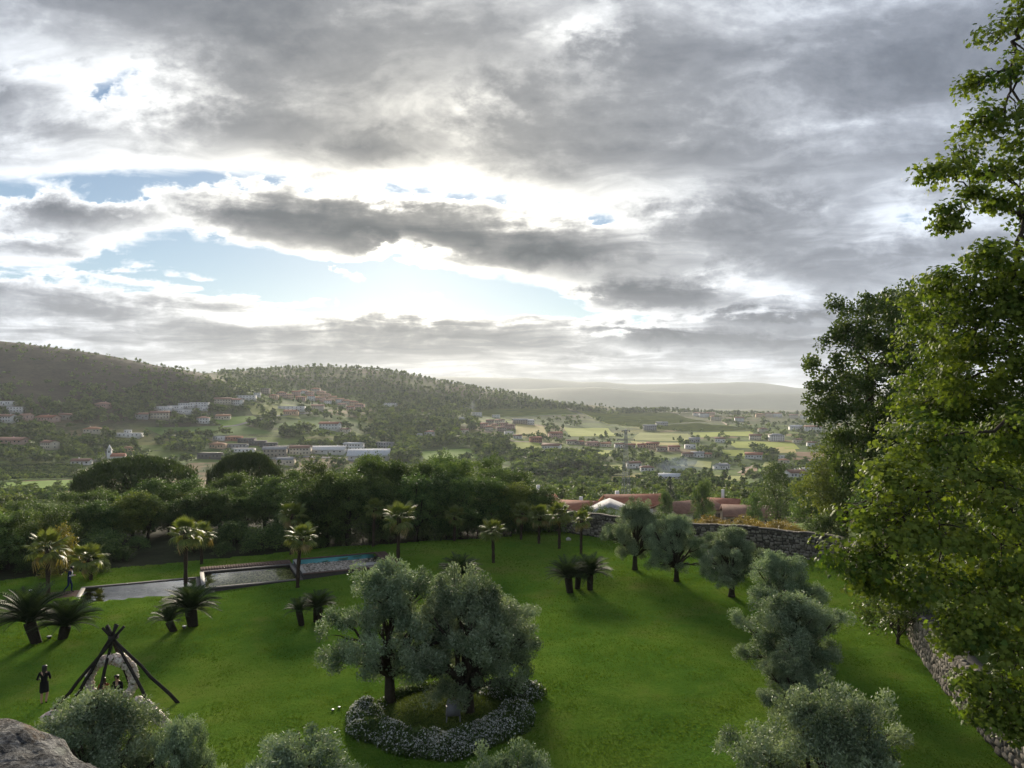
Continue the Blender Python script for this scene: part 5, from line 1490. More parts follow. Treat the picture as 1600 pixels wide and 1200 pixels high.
def house_at(loc, w, d, h, wall, roof, rtype, label, group=None, rz=0.0, storeys=None, name='house', chimney=None, frames_=False, pitch=0.42):
    o = thing(name, loc, label, 'house', group, rz)
    put('wall', MB().box(-w / 2, w / 2, -d / 2, d / 2, -3.0, h).mesh('house_wall', WALLC[wall]), o)
    e = 0.04 * w + 0.15
    rh = min(d, w) * 0.5 * pitch
    mb = MB()
    if rtype == 'flat':
        mb.box(-w / 2 - 0.15, w / 2 + 0.15, -d / 2 - 0.15, d / 2 + 0.15, h + 0.005, h + 0.35)
        rh = 0.35
    elif rtype == 'hip':
        k = max(0.0, (w - d) / 2)
        V = [(-w / 2 - e, -d / 2 - e, h), (w / 2 + e, -d / 2 - e, h), (w / 2 + e, d / 2 + e, h), (-w / 2 - e, d / 2 + e, h), (-k, 0, h + rh), (k + 0.01, 0, h + rh)]
        V = [(x, y, z + 0.02) for x, y, z in V] + [(x, y, h - 0.13) for x, y, z in V[:4]]
        mb.add(V, [np.array([(0, 1, 5, 4), (2, 3, 4, 5), (6, 7, 1, 0), (7, 8, 2, 1), (8, 9, 3, 2), (9, 6, 0, 3), (9, 8, 7, 6)]), np.array([(1, 2, 5), (3, 0, 4)])])
    else:
        V = []
        for x in (-w / 2 - e, w / 2 + e):
            V += [(x, -d / 2 - e, h - 0.12), (x, 0, h + rh), (x, d / 2 + e, h - 0.12), (x, -d / 2 - e, h + 0.08), (x, 0, h + rh + 0.2), (x, d / 2 + e, h + 0.08)]
        mb.add(V, np.array([(3, 9, 10, 4), (4, 10, 11, 5), (0, 1, 7, 6), (1, 2, 8, 7), (0, 6, 9, 3), (2, 5, 11, 8), (0, 3, 4, 1), (1, 4, 5, 2), (6, 7, 10, 9), (7, 8, 11, 10)]))
        gb = MB().add([(-w / 2 + 0.01, -d / 2, h), (-w / 2 + 0.01, d / 2, h), (-w / 2 + 0.01, 0, h + rh - 0.02), (w / 2 - 0.01, -d / 2, h), (w / 2 - 0.01, d / 2, h), (w / 2 - 0.01, 0, h + rh - 0.02)], np.array([(1, 0, 2), (3, 4, 5)]))
        put('gable', gb.mesh('gable', WALLC[wall]), o)
    ro = put('roof', mb.mesh('house_roof', ROOFC[roof]), o)
    if chimney or (chimney is None and rtype != 'flat' and hr.random() < 0.6):
        cx_ = (hr.random() - 0.5) * w * 0.6; cs = 0.35 if w < 13 else 0.45
        put('chimney', MB().box(cx_ - cs, cx_ + cs, d * 0.12, d * 0.12 + 2 * cs, h, h + rh + (2.2 if chimney == 'tall' else 0.8)).mesh('chimney', WALLC['white' if wall == 'dark' else wall]), ro)
    st = storeys or max(1, int(h / 2.7))
    n = max(1, min(6, int(w / 3.0)))
    for s_ in range(st):
        for k in range(n):
            x = -w / 2 + w * (k + 0.5) / n; z = h * (s_ + 0.56) / st
            if s_ == 0 and k == n // 2 and n > 1:
                put('door', DOOR, o, (x, -d / 2, 1.05), None, (1.1, 0.14, 2.1)); continue
            wn = put('window', WIN, o, (x, -d / 2, z), None, (min(1.5, w / n * 0.5), 0.14, min(1.35, h / st * 0.5)))
            if frames_: put('sill', FRAME, wn, (0, -0.7, -0.56), None, (1.15, 0.9, 0.10))
    x = w / 2
    for s_ in range(st):
        put('window', WIN, o, (math.copysign(x, -loc[0]), 0, h * (s_ + 0.56) / st), None, (0.14, min(1.4, d * 0.25), min(1.3, h / st * 0.5)))
    return o

def house(px, py, wpx, wall, roof, rtype, label, hp=None, group=None, near=100.0, far=15000.0, rz=None, dd=None, **kw):
    p = hit(px, py, near, far)
    w = wpx * p.y / F
    h = (hp * p.y / F) if hp else min(7.0, max(3.2, w * 0.36)) * (0.9 + 0.25 * hr.random())
    d = dd or min(12.0, max(5.0, w * 0.65))
    HOUSES.append((px, py, wpx, h * F / p.y + 4, p.y))
    return house_at(p, w, d, h, wall, roof, rtype, label, group, hr.normal() * 0.25 if rz is None else rz, **kw)

ORD = ['first', 'second', 'third', 'fourth', 'fifth', 'sixth', 'seventh', 'eighth', 'ninth', 'tenth', 'eleventh', 'twelfth', 'thirteenth', 'fourteenth', 'fifteenth', 'sixteenth', 'seventeenth', 'eighteenth', 'nineteenth', 'last']
RNAME = {'red': 'red', 'orange': 'orange', 'brown': 'brown', 'pink': 'pinkish', 'grey': 'grey'}
def cluster(spots, walls, roofs, place, hp, group):
    for k, (px, py) in enumerate(sorted(spots)):
        wl, rf = walls[hr.integers(len(walls))], roofs[hr.integers(len(roofs))]
        house(px, py, 11 + 4 * hr.random(), wl, rf, 'gable' if hr.random() < 0.6 else 'hip', '%s house with %s roof, %s from the left %s' % (wl, RNAME[rf], ORD[k], place), hp + hr.random() * 1.5, group)
house(10, 633, 24, 'white', 'white', 'flat', 'flat white house at the left edge, uppermost at the foot of the bare hill', 6)
house(25, 644, 21, 'white', 'white', 'flat', 'white two-storey house with a row of windows below the bare hill', 8)
house(12, 659, 24, 'white', 'brown', 'gable', 'low white house with brown roof at the left edge of the valley')
house(42, 655, 16, 'pink', 'pink', 'gable', 'small pink house beside the lane below the bare hill')
house(75, 657, 32, 'pink', 'red', 'gable', 'long low house with a reddish roof and one white gable below the bare hill', 5)
house(103, 655, 18, 'stone', 'brown', 'gable', 'brownish stone house half hidden by trees below the bare hill')
house(162, 636, 22, 'pink', 'pink', 'hip', 'pinkish house alone among dark trees at the foot of the bare hill', 5)
house(146, 676, 24, 'cream', 'orange', 'hip', 'cream house with an orange roof among trees above the orchard', 6)
house(201, 682, 39, 'white', 'white', 'flat', 'long white modern bungalow with a raised block on the meadow', 5)
house(200, 677, 9, 'white', 'white', 'flat', 'raised white cube rising behind the modern bungalow', 5)
house(20, 692, 42, 'pink', 'pink', 'gable', 'large low house with a long pink roof at the left edge', 5)
house(78, 701, 24, 'cream', 'brown', 'gable', 'cream house hidden among trees above the orchard')
house(128, 725, 26, 'white', 'brown', 'gable', 'white shed with brown roof at the edge of the orchard', 5)
house(200, 705, 14, 'peach', 'orange', 'hip', 'small house with an orange roof behind the church')
for k, (px, py, w, hp) in enumerate([(254, 641, 24, 6), (274, 640, 20, 6), (290, 646, 22, 6), (292, 637, 22, 7), (312, 636, 26, 7), (317, 641, 14, 6)]):
    house(px, py, w, 'white', 'white', 'flat', ['white terraced house at the left end of the modern row on the slope', 'second white terraced house of the modern row on the slope', 'white terraced house standing lower in front of the modern row', 'white terraced house above the lower one of the modern row',
          'largest white house near the right end of the modern row', 'white house stepping down at the right end of the modern row'][k], hp, 'modern white row on the slope')
house(222, 654, 18, 'grey', 'brown', 'gable', 'grey house below the modern white row')
house(250, 654, 26, 'cream', 'brown', 'gable', 'cream house with a broad brown roof below the modern white row')
house(318, 661, 17, 'white', 'pink', 'hip', 'pale two-storey house beside the road bend', 8)
house(349, 655, 20, 'cream', 'orange', 'gable', 'low cream house with pale orange roof near the road bend', 5)
house(348, 631, 24, 'cream', 'brown', 'gable', 'cream house with brown roof above the terraced gardens')
house(368, 632, 22, 'white', 'pink', 'gable', 'white house next to the cream one above the terraced gardens')
house(385, 624, 28, 'white', 'white', 'flat', 'long white modern villa on the hillside', 6)
house(402, 620, 10, 'white', 'white', 'flat', 'small white block beside the modern villa', 6)
house(415, 616, 12, 'stone', 'grey', 'flat', 'pale stone block standing highest in the hillside village', 9)
VL = 'houses of the hillside village'
cluster([(428, 623), (440, 620), (452, 623), (463, 619), (474, 616), (484, 618), (493, 614), (502, 618), (511, 622), (520, 626), (470, 626), (486, 625), (500, 627), (531, 630), (542, 632), (553, 634), (512, 631), (535, 637), (548, 641), (562, 638)], ['white', 'cream', 'pink', 'peach'], ['orange', 'pink', 'red', 'orange'], 'in the hillside village', 5, VL)
house(456, 641, 40, 'white', 'white', 'flat', 'long white flat-roofed block with a row of windows below the village', 6)
house(455, 648, 20, 'peach', 'orange', 'gable', 'low peach building in front of the long white block', 5)
house(497, 641, 18, 'cream', 'pink', 'gable', 'cream house beside the road below the village')
house(516, 671, 31, 'white', 'red', 'gable', 'large white house with a red roof alone on the green slope', 9)
house(540, 676, 14, 'cream', 'brown', 'gable', 'cream outbuilding next to the large white house on the slope')
house(672, 680, 16, 'white', 'pink', 'hip', 'white house with a pyramid roof among the trees right of the factory')
house(655, 681, 9, 'white', 'white', 'flat', 'tiny white hut beside the house with a pyramid roof')
house(610, 635, 22, 'white', 'grey', 'flat', 'pale flat building on the wooded ridge')
for k, (px, py, w) in enumerate([(386, 691, 25), (403, 695, 25), (420, 698, 25), (438, 703, 25), (456, 706, 25)]):
    house(px, py, w, 'dark', 'dark', 'flat', ['uppermost dark flat-roofed house of the stepped row', 'second dark flat-roofed house of the stepped row', 'middle dark flat-roofed house of the stepped row', 'fourth dark flat-roofed house of the stepped row', 'lowest dark flat-roofed house of the stepped row'][k], 6, 'stepped row of dark modern houses', rz=0.15)
house(370, 699, 32, 'grey', 'dark', 'flat', 'grey block with a dark roof left of the stepped row', 5)
house(380, 706, 34, 'white', 'grey', 'flat', 'long white building in front of the stepped row', 5)
house(345, 687, 20, 'white', 'white', 'flat', 'white house with a brick neighbour left of the stepped row', 5)
house(366, 688, 22, 'brick', 'orange', 'flat', 'unplastered brick building left of the stepped row', 6)
house(341, 700, 22, 'peach', 'orange', 'hip', 'peach house with an orange roof below the brick building', 6)
house(330, 716, 36, 'dark', 'dark', 'flat', 'black modern villa behind the domed pines', 8)
house(430, 713, 34, 'stone', 'grey', 'gable', 'stone shed with a wide grey roof among the yards')
house(470, 710, 30, 'cream', 'brown', 'gable', 'cream warehouse with a brown roof left of the factory')
house(447, 726, 25, 'cream', 'grey', 'gable', 'pale house closest to the wood, below the warehouses')
house(512, 707, 54, 'white', 'white', 'gable', 'long white factory hall with a low pitched roof', 5, name='factory_hall', dd=30, pitch=0.25)
house(553, 703, 28, 'white', 'white', 'gable', 'tall white factory block behind the big metal roof', 10, name='factory_hall', pitch=0.2)
house(602, 700, 26, 'grey', 'grey', 'flat', 'grey warehouse right of the factory')
# the big shed: a wide metal roof with rows of skylights
p = hit(577, 717)
HOUSES.append((577, 717, 60, 22, p.y))
w = 60 * p.y / F
o = house_at(p, w, 34.0, 4.5, 'white', 'metal', 'gable', 'wide factory shed with a pale metal roof and rows of skylights', None, 0.12, 1, 'factory_shed', False, pitch=0.36)
for i in range(2):
    for k in range(9):
        x = -w / 2 + w * (k + 0.7) / 9.6; y = -13.5 + 8.0 * i; z = 4.5 + 34 * 0.5 * 0.36 * (1 - abs(y) / 17.0) + 0.30
        put('skylight', FRAME, o, (x, y, z), (math.atan(0.36), 0, 0), (w / 24, 2.2, 0.25))
RC_ = 'houses of the hamlet by the dirt road'
house(745, 650, 15, 'white', 'grey', 'flat', 'white house beside the thin white smoke'); house(775, 653, 12, 'white', 'white', 'flat', 'small white cube above the hamlet'); house(722, 655, 9, 'white', 'white', 'flat', 'tiny white building left of the thin smoke')
cluster([(757, 669), (766, 664), (773, 669), (781, 663), (788, 668), (797, 670), (764, 673), (783, 674)], ['cream', 'pink', 'stone', 'peach'], ['red', 'brown', 'pink'], 'in the hamlet by the dirt road', 5.5, RC_)
house(795, 679, 13, 'white', 'grey', 'flat', 'white house at the end of the hamlet, upper of two'); house(809, 685, 13, 'white', 'brown', 'gable', 'white house at the end of the hamlet, lower of two')
house(812, 662, 22, 'stone', 'grey', 'gable', 'long grey shed above the yellow field'); house(826, 663, 15, 'white', 'white', 'gable', 'white shed at the right end of the grey one')
house(725, 677, 13, 'cream', 'brown', 'gable', 'cream house at the left end of the dirt road')
house(837, 691, 17, 'brick', 'red', 'gable', 'red-walled house below the dirt road'); house(862, 702, 28, 'white', 'brown', 'gable', 'long white farmhouse below the dirt road', 6); house(868, 684, 20, 'pink', 'red', 'gable', 'house with a red roof above the white farmhouse')
for k, (px, py, w) in enumerate([(893, 694, 15), (907, 695, 11), (925, 697, 18), (945, 698, 17), (968, 699, 14), (985, 700, 15)]):
    house(px, py, w, ['cream', 'stone', 'pink', 'cream', 'white', 'stone'][k], ['brown', 'red', 'pink', 'orange', 'brown', 'red'][k], 'gable', '%s house, %s from the left along the lane left of the pylon' % (['cream', 'stone', 'pink', 'cream', 'white', 'stone'][k], ORD[k]), 5, 'row of houses along the lane')
house(990, 731, 20, 'white', 'brown', 'gable', 'pale house right behind the pylon'); house(1011, 736, 20, 'white', 'brown', 'hip', 'white house with a brown hipped roof beside the blue smoke', 6)
house(1046, 747, 32, 'white', 'metal', 'gable', 'shed with a shining metal roof below the blue smoke', 3)
house(1020, 700, 18, 'peach', 'red', 'gable', 'peach house with red roof right of the pylon top'); house(1003, 699, 13, 'pink', 'red', 'gable', 'small pink house touching the pylon'); house(1034, 705, 15, 'stone', 'brown', 'gable', 'stone house in the lane right of the pylon'); house(1053, 704, 17, 'pink', 'red', 'gable', 'pink house with red roof at the end of the lane')
house(1078, 701, 15, 'white', 'white', 'flat', 'small white flat-roofed house in the middle of the valley'); house(1074, 714, 16, 'stone', 'brown', 'gable', 'stone barn left of the house with a blue-grey roof'); house(1090, 714, 19, 'white', 'grey', 'gable', 'white house with a blue-grey roof in the middle of the valley', 6); house(1104, 714, 14, 'cream', 'red', 'gable', 'cream house right of the blue-grey roof')
house(1127, 733, 23, 'white', 'grey', 'gable', 'white house with a grey roof standing obliquely among trees', 6, rz=0.6); house(1178, 716, 25, 'white', 'red', 'gable', 'white house with one shining roof plane and a red one', 6)
house(1180, 687, 17, 'cream', 'brown', 'gable', 'cream house left of the white two-storey one'); house(1213, 689, 21, 'white', 'grey', 'hip', 'white two-storey house with dark windows', 9); house(1192, 675, 14, 'cream', 'brown', 'hip', 'cream house above the white two-storey one'); house(1125, 691, 15, 'white', 'brown', 'gable', 'white house on the field edge in the middle distance')
house(1085, 691, 16, 'grey', 'grey', 'gable', 'grey barn on the terraces below the vines'); house(1015, 672, 19, 'grey', 'grey', 'gable', 'long grey barn below the vines'); house(1034, 666, 17, 'grey', 'grey', 'gable', 'upper grey barn below the vines')
RV = 'houses on the far ridge at the right'
cluster([(1090, 650), (1100, 652), (1110, 651), (1118, 657), (1155, 659), (1188, 652), (1201, 652), (1214, 652), (1240, 654), (1258, 655), (1278, 655)], ['white', 'cream', 'peach'], ['brown', 'pink', 'orange'], 'in the village on the far ridge', 4.5, RV)
house(1243, 672, 18, 'white', 'white', 'gable', 'white house with a pale roof beside the dark grove'); house(1270, 674, 24, 'white', 'pink', 'gable', 'white house with a pinkish roof under the oak branches', 7); house(1268, 697, 13, 'white', 'brown', 'gable', 'small white house near the oak branches'); house(1246, 692, 14, 'cream', 'brown', 'gable', 'cream house left of the small white one')
house(1225, 724, 15, 'cream', 'orange', 'hip', 'cream house above the white farm behind the tall dark tree'); house(1242, 745, 30, 'white', 'brown', 'gable', 'white farm right of the tall dark tree', 7); house(1257, 738, 12, 'white', 'white', 'flat', 'white annex behind the farm right of the tall dark tree')
house(1222, 716, 10, 'white', 'white', 'flat', 'tiny white building above the cream house with an orange roof')
# red-roofed houses just outside the garden wall
def near_house(px, Y, w, d, h, top, wall, roof, rtype, rz, label, **kw):
    X = (px - 800.0) / F * Y; g = float(ground(X, Y))
    ridge_z = CAMZ - (top - HOR) * Y / F
    rh = 0 if rtype == 'flat' else min(w, d) * 0.5 * kw.get('pitch', 0.42)
    hh = ridge_z - g - rh
    HOUSES.append((px, 810, w * F / Y, 40, Y))
    return house_at((X, Y, g), w, d, hh, wall, roof, rtype, label, 'houses just outside the garden wall', rz, max(1, int(hh / 3)), frames_=True, **kw)
near_house(990, 185, 14, 10, 4, 773, 'white', 'red', 'gable', 0.12, 'house with a broad red tiled roof below the pylon', chimney='short')
near_house(953, 150, 12, 9, 4, 786, 'white', 'grey', 'gable', 1.45, 'white gable with pale roof edges behind the wall')
near_house(907, 158, 9, 7, 4, 783, 'white', 'red', 'gable', -0.25, 'red roof behind the two right-hand palms')
near_house(833, 170, 10, 8, 4, 774, 'white', 'red', 'gable', 0.3, 'red roof with a white chimney at the end of the wood', chimney='tall')
near_house(1075, 176, 14, 9, 4, 783, 'cream', 'brown', 'gable', 0.5, 'long house with a cream gable and brown roof')
near_house(1124, 186, 9, 7, 4, 779, 'white', 'red', 'gable', -0.35, 'white house with a red roof and tall white chimney', chimney='tall')
near_house(1170, 168, 11, 9, 4, 790, 'stone', 'brown', 'gable', -0.2, 'low house with a wide brown tiled roof')

# church with its bell tower
p = hit(180, 725)
HOUSES.append((180, 725, 34, 34, p.y))
k_ = p.y / F
o = thing('church', p, 'small white church with a pointed bell tower and red roof', 'church', None, 0.25)
put('nave', MB().box(-5 * k_, 14 * k_, -6 * k_, 6 * k_, -3, 12 * k_).mesh('nave', WALLC['white']), o)
put('roof', MB().add([(-6 * k_, -7 * k_, 12 * k_), (15 * k_, -7 * k_, 12 * k_), (15 * k_, 0, 17 * k_), (-6 * k_, 0, 17 * k_), (-6 * k_, 7 * k_, 12 * k_), (15 * k_, 7 * k_, 12 * k_)], [np.array([(0, 1, 2, 3), (3, 2, 5, 4)]), np.array([(0, 3, 4), (1, 5, 2)])]).mesh('church_roof', ROOFC['red']), o)
tw = put('bell_tower', MB().box(-11 * k_, -5.1 * k_, -3 * k_, 3 * k_, -3, 22 * k_).box(-11.6 * k_, -4.6 * k_, -3.6 * k_, 3.6 * k_, 22.02 * k_, 23 * k_).mesh('bell_tower', WALLC['white']), o)
put('spire', MB().add([(-11 * k_, -3 * k_, 23.02 * k_), (-5 * k_, -3 * k_, 23.02 * k_), (-5 * k_, 3 * k_, 23.02 * k_), (-11 * k_, 3 * k_, 23.02 * k_), (-8 * k_, 0, 31 * k_)], [np.array([(3, 2, 1, 0)]), np.array([(0, 1, 4), (1, 2, 4), (2, 3, 4), (3, 0, 4)])]).mesh('spire', WALLC['white']), tw)
put('bell_opening', WIN, tw, (-8 * k_, -3 * k_, 19.5 * k_), None, (2.0 * k_, 0.2, 3.2 * k_))
for i in range(3): put('window', WIN, o, ((0 + 4.5 * i) * k_, -6 * k_, 7 * k_), None, (1.6 * k_, 0.2, 3.6 * k_))

# ------------------------------------------------------------------ pylon
M['steel'] = plain('galvanised_steel', (0.34, 0.35, 0.36), 0.5, 0.4, 0.1, 1.0, metal=0.3)
def pylon():
    Y = 225.0; X = (978 - 800.0) / F * Y; g = float(ground(X, Y)); H_ = CAMZ - (671 - HOR) * Y / F - g
    o = thing('pylon', (X, Y, g), 'tall grey steel lattice pylon with two cross arms', 'pylon', None, 0.3)
    wid = lambda z: 1.05 * (1 - z / H_) ** 0.9 + 0.2
    zs = np.linspace(0, H_, 15)
    for sx in (-1, 1):
        for sy in (-1, 1):
            put('leg', MB().tube([[sx * wid(z), sy * wid(z), z] for z in zs], 0.065, 4).mesh('pylon_leg', M['steel']), o)
    for k in range(14):
        z0, z1 = zs[k], zs[k + 1]; a, b = wid(z0), wid(z1)
        mb = MB()
        for (ax, ay, bx, by) in [(-1, -1, 1, -1), (1, -1, 1, 1), (1, 1, -1, 1), (-1, 1, -1, -1)]:
            mb.tube([[ax * a, ay * a, z0], [bx * b, by * b, z1]], 0.032, 4); mb.tube([[bx * a, by * a, z0], [ax * b, ay * b, z1]], 0.032, 4)
            mb.tube([[ax * b, ay * b, z1], [bx * b, by * b, z1]], 0.03, 4)
        put('bracing', mb.mesh('bracing', M['steel']), o)
    ends = []
    for z, half in ((H_ - 3.0, 2.9), (H_ - 0.35, 1.3)):
        arm = put('cross_arm', MB().tube([[-half, 0, z], [0, 0, z + 0.12], [half, 0, z]], [0.07, 0.14, 0.07], 5).tube([[-half, 0, z], [0, 0, z - 0.7]], 0.05, 4).tube([[half, 0, z], [0, 0, z - 0.7]], 0.05, 4).mesh('cross_arm', M['steel']), o)
        for sx in (-1, 1):
            put('insulator', MB().tube([[sx * half, 0, z - 0.02], [sx * half, 0, z - 0.3], [sx * half, 0, z - 0.55]], [0.09, 0.13, 0.07], 6).mesh('insulator', WALLC['dark']), arm)
            ends.append(Vector((X + sx * half, Y, g + z - 0.55)))
    for k, e in enumerate(ends[:2]):
        for tgt in ((770, 765, 420.0), (1420, 700, 330.0)):
            b = Vector(((tgt[0] - 800) / F * tgt[2] + k * 4, tgt[2], CAMZ - (tgt[1] - HOR) * tgt[2] / F))
            put('power_line', MB().tube(curve_pts(e, b, -0.04 * (b - e).length, 18, np.random.default_rng(0), 0.0), 0.016, 3).mesh('power_line', WALLC['dark']), None, None, None, None,
                'thin cable running from the pylon %s, %s of its pair' % ('down into the valley' if tgt[0] < 800 else 'towards the trees', 'nearer' if k else 'farther'), 'cable')
pylon()

# ------------------------------------------------------------------ trees of the valley and hills
def small_tree(seed, n, L, W, shape, mat):
    """unit-high crown, base at the origin"""
    r = np.random.default_rng(seed)
    if shape == 'round':
        k = 9; cl = [(0.26 * math.cos(i * 2.4) * (0.6 + 0.5 * r.random()), 0.26 * math.sin(i * 2.4) * (0.6 + 0.5 * r.random()), 0.30 + 0.5 * (i + 0.5) / k, 0.20, 0.20, 0.17) for i in range(k)]
    elif shape == 'tall':
        k = 8; cl = [(0.12 * math.cos(i * 2.4), 0.12 * math.sin(i * 2.4), 0.25 + 0.65 * (i + 0.5) / k, 0.15 * (1.15 - 0.5 * i / k), 0.15 * (1.15 - 0.5 * i / k), 0.14) for i in range(k)]
    elif shape == 'umbrella':
        k = 9; cl = [(0.42 * math.cos(i * 2.4) * (i / k) ** 0.5, 0.42 * math.sin(i * 2.4) * (i / k) ** 0.5, 0.80 - 0.12 * i / k, 0.2, 0.2, 0.10) for i in range(k)]
    else:
        k = 7; cl = [(0.3 * math.cos(i * 2.4) * (0.4 + 0.6 * r.random()), 0.3 * math.sin(i * 2.4), 0.22 + 0.4 * (i + 0.5) / k, 0.26, 0.26, 0.22) for i in range(k)]
    C, O, T_ = [], [], []
    for c in cl:
        m = max(3, n // k); d = sphere_dirs(m, r); d[:, 2] = np.abs(d[:, 2]) * 0.9 + d[:, 2] * 0.1 if shape != 'round' else d[:, 2]
        C.append(np.array(c[:3]) + d * np.array(c[3:]) * (0.7 + 0.4 * r.random((m, 1)))); O.append(d)
        T_.append(np.clip(0.45 + r.normal() * 0.18 + r.normal(size=m) * 0.18, 0, 1))
    C, O, T_ = np.concatenate(C), np.concatenate(O), np.concatenate(T_)
    V, Fq = leaf_quads(C, O * 0.6 + unit(np.cross(O, r.normal(size=O.shape))) * 0.9, L, W, r, 0.1, 0.5)
    tv, tf = tube([[0, 0, -0.15], [0, 0, 0.2], [0, 0, 0.5]], [0.045, 0.03, 0.015], 4, False)
    return V, Fq, np.repeat(T_, 4), tv, tf[0]
SHAPES = {}
for shp, mat in (('round', 'valley'), ('tall', 'valley'), ('umbrella', 'pine'), ('bushy', 'valley')):
    for lod, (n, L, W) in (('hi', (330, 0.13, 0.085)), ('lo', (58, 0.27, 0.20)), ('xs', (21, 0.42, 0.31))):
        for v in range(2):
            SHAPES[shp, lod, v] = small_tree(300 + v + len(shp), n, L, W, shp, mat)
TREE_ME = {}
for (shp, lod, v), (V, Fq, T_, tv, tf) in SHAPES.items():
    if lod == 'hi':
        m0 = M['pine'] if shp == 'umbrella' else M['valley']
        TREE_ME[shp, v] = mesh('valley_tree', np.concatenate([V, tv]), np.concatenate([Fq, tf + len(V)]), [m0, M['bark']], False, np.concatenate([T_, np.full(len(tv), 0.3)]), np.concatenate([np.zeros(len(Fq), int), np.ones(len(tf), int)]))

vr = np.random.default_rng(44)
TREES = []          # px, py, X, Y, Z, height, shape
sow_hill = lambda px, py: float(np.clip((px - 180) / 160.0, 0.05, 1.0))
def clear_of_houses(px, py, h_px, w_px, Y):
    for (hx_, hy_, hw, hh, hY) in HOUSES:
        if Y < hY + 14 and abs(px - hx_) < hw * 0.5 + w_px * 0.35 and py - h_px < hy_ - 1 and py > hy_ - hh:
            if Y < hY - 60 and py - h_px > hy_ - hh * 0.45: continue
            return False
    return True
def sow(n, px0, px1, py0, py1, hmin, hmax, shapes, keep=None, near=135.0, far=3200.0):
    for _ in range(n):
        px, py = px0 + (px1 - px0) * vr.random(), py0 + (py1 - py0) * vr.random()
        if keep is not None and vr.random() > keep(px, py): continue
        p = hit(px, py, near, far)
        if abs(pix(p.x, p.y, p.z)[1] - py) > 2.5: continue
        h = hmin + (hmax - hmin) * vr.random() ** 1.3
        hp = h * F / p.y
        if not clear_of_houses(px, py, hp, hp * 0.8, p.y): continue
        TREES.append((px, py, p.x, p.y, p.z, h, shapes[vr.integers(len(shapes))]))
IN_FIELD = []
for cs, k in FIELDS:
    IN_FIELD.append(cs)
def not_field(px, py):
    for cs in IN_FIELD:
        if bool(inside(np.array(px), np.array(py + 1.0), cs)): return 0.02
    return 1.0
clumpy = lambda s, lo, seed: (lambda px, py: not_field(px, py) * float(np.clip((fbm(np.array(px / s), np.array(py / (s * 0.35)), 3, seed) - lo) * 5.0, 0.03, 1)))
R_ = ['round', 'round', 'bushy', 'tall']
# wooded foot of the bare hill and town trees on the left
sow(2200, -60, 430, 625, 726, 6, 13, R_, clumpy(60, 0.38, 1))
sow(1300, -60, 440, 600, 660, 5, 11, R_, clumpy(50, 0.34, 2))
sow(1700, -60, 430, 515, 625, 2.5, 6, ['bushy', 'round'], clumpy(40, 0.50, 3))
sow(1000, 150, 440, 555, 640, 3.5, 7.5, ['round', 'tall', 'bushy'], sow_hill)
# trees along the skyline of the bare hill
for px in list(vr.random(70) * 460 - 60):
    py = float(np.interp(px, [-700, 0, 150, 300, 400], [515, 523, 542, 579, 606])); Yr = 1190.0
    X = (px - 800) / F * Yr; TREES.append((px, py, X, Yr, float(ground(X, Yr)), 2.5 + 3.5 * vr.random(), R_[vr.integers(4)]))
# second hill, fully wooded
sow(3600, 340, 960, 566, 640, 5.5, 10, ['round', 'tall', 'tall'], lambda px, py: 0.95, near=1250.0)
for px in list(350 + vr.random(560) * 600):
    Yr = 1900 + vr.normal() * 30; X = (px - 800) / F * Yr; TREES.append((px, 600, X, Yr, float(ground(X, Yr)), 3.5 + 3 * vr.random(), 'tall' if vr.random() < 0.6 else 'round'))
# ridge pines on the right half
for px in list(740 + vr.random(260) * 300):
    Yr = float(np.interp(px, [740, 1040], [1550, 2150])) + vr.normal() * 25; X = (px - 800) / F * Yr; TREES.append((px, 630, X, Yr, float(ground(X, Yr)), 10 + 8 * vr.random(), 'tall' if vr.random() < 0.7 else 'round'))
for px in list(1030 + vr.random(210) * 330):
    Yr = 2150 + vr.normal() * 60; X = (px - 800) / F * Yr; TREES.append((px, 645, X, Yr, float(ground(X, Yr)), 8 + 9 * vr.random(), ['umbrella', 'round', 'tall'][vr.integers(3)] if px > 1100 else 'tall'))
for px, Yr, h in [(1120, 1700, 15), (1150, 1750, 15), (1138, 1800, 12), (1170, 1700, 14)]:
    X = (px - 800) / F * Yr; TREES.append((px, 650, X, Yr, float(ground(X, Yr)), h, 'umbrella'))
# knoll and groves in the middle
sow(1100, 440, 720, 640, 702, 7, 14, R_, clumpy(45, 0.36, 4))
sow(420, 590, 740, 622, 700, 10, 18, ['round', 'tall', 'round'], lambda px, py: not_field(px, py))
sow(150, 610, 655, 692, 722, 10, 14, ['round'], None)
sow(480, 800, 935, 715, 752, 8, 15, ['round', 'umbrella', 'round'], lambda px, py: not_field(px, py))
sow(90, 738, 792, 690, 716, 10, 16, ['tall', 'round'], None)
# hedgerows and gardens all over the valley
sow(4600, 560, 1340, 652, 758, 4, 11, R_, clumpy(36, 0.45, 5))
sow(1700, 820, 1340, 742, 800, 4, 9, R_, clumpy(40, 0.30, 6))
sow(900, 860, 1300, 770, 812, 3, 7, ['round', 'bushy'], clumpy(40, 0.34, 7))
sow(520, 420, 640, 700, 735, 4, 9, R_, clumpy(30, 0.42, 8))
sow(700, -80, 140, 735, 800, 3, 7, ['round', 'bushy'], clumpy(40, 0.40, 9))
sow(180, 1190, 1340, 655, 700, 8, 14, ['round', 'round', 'umbrella'], clumpy(26, 0.40, 10))
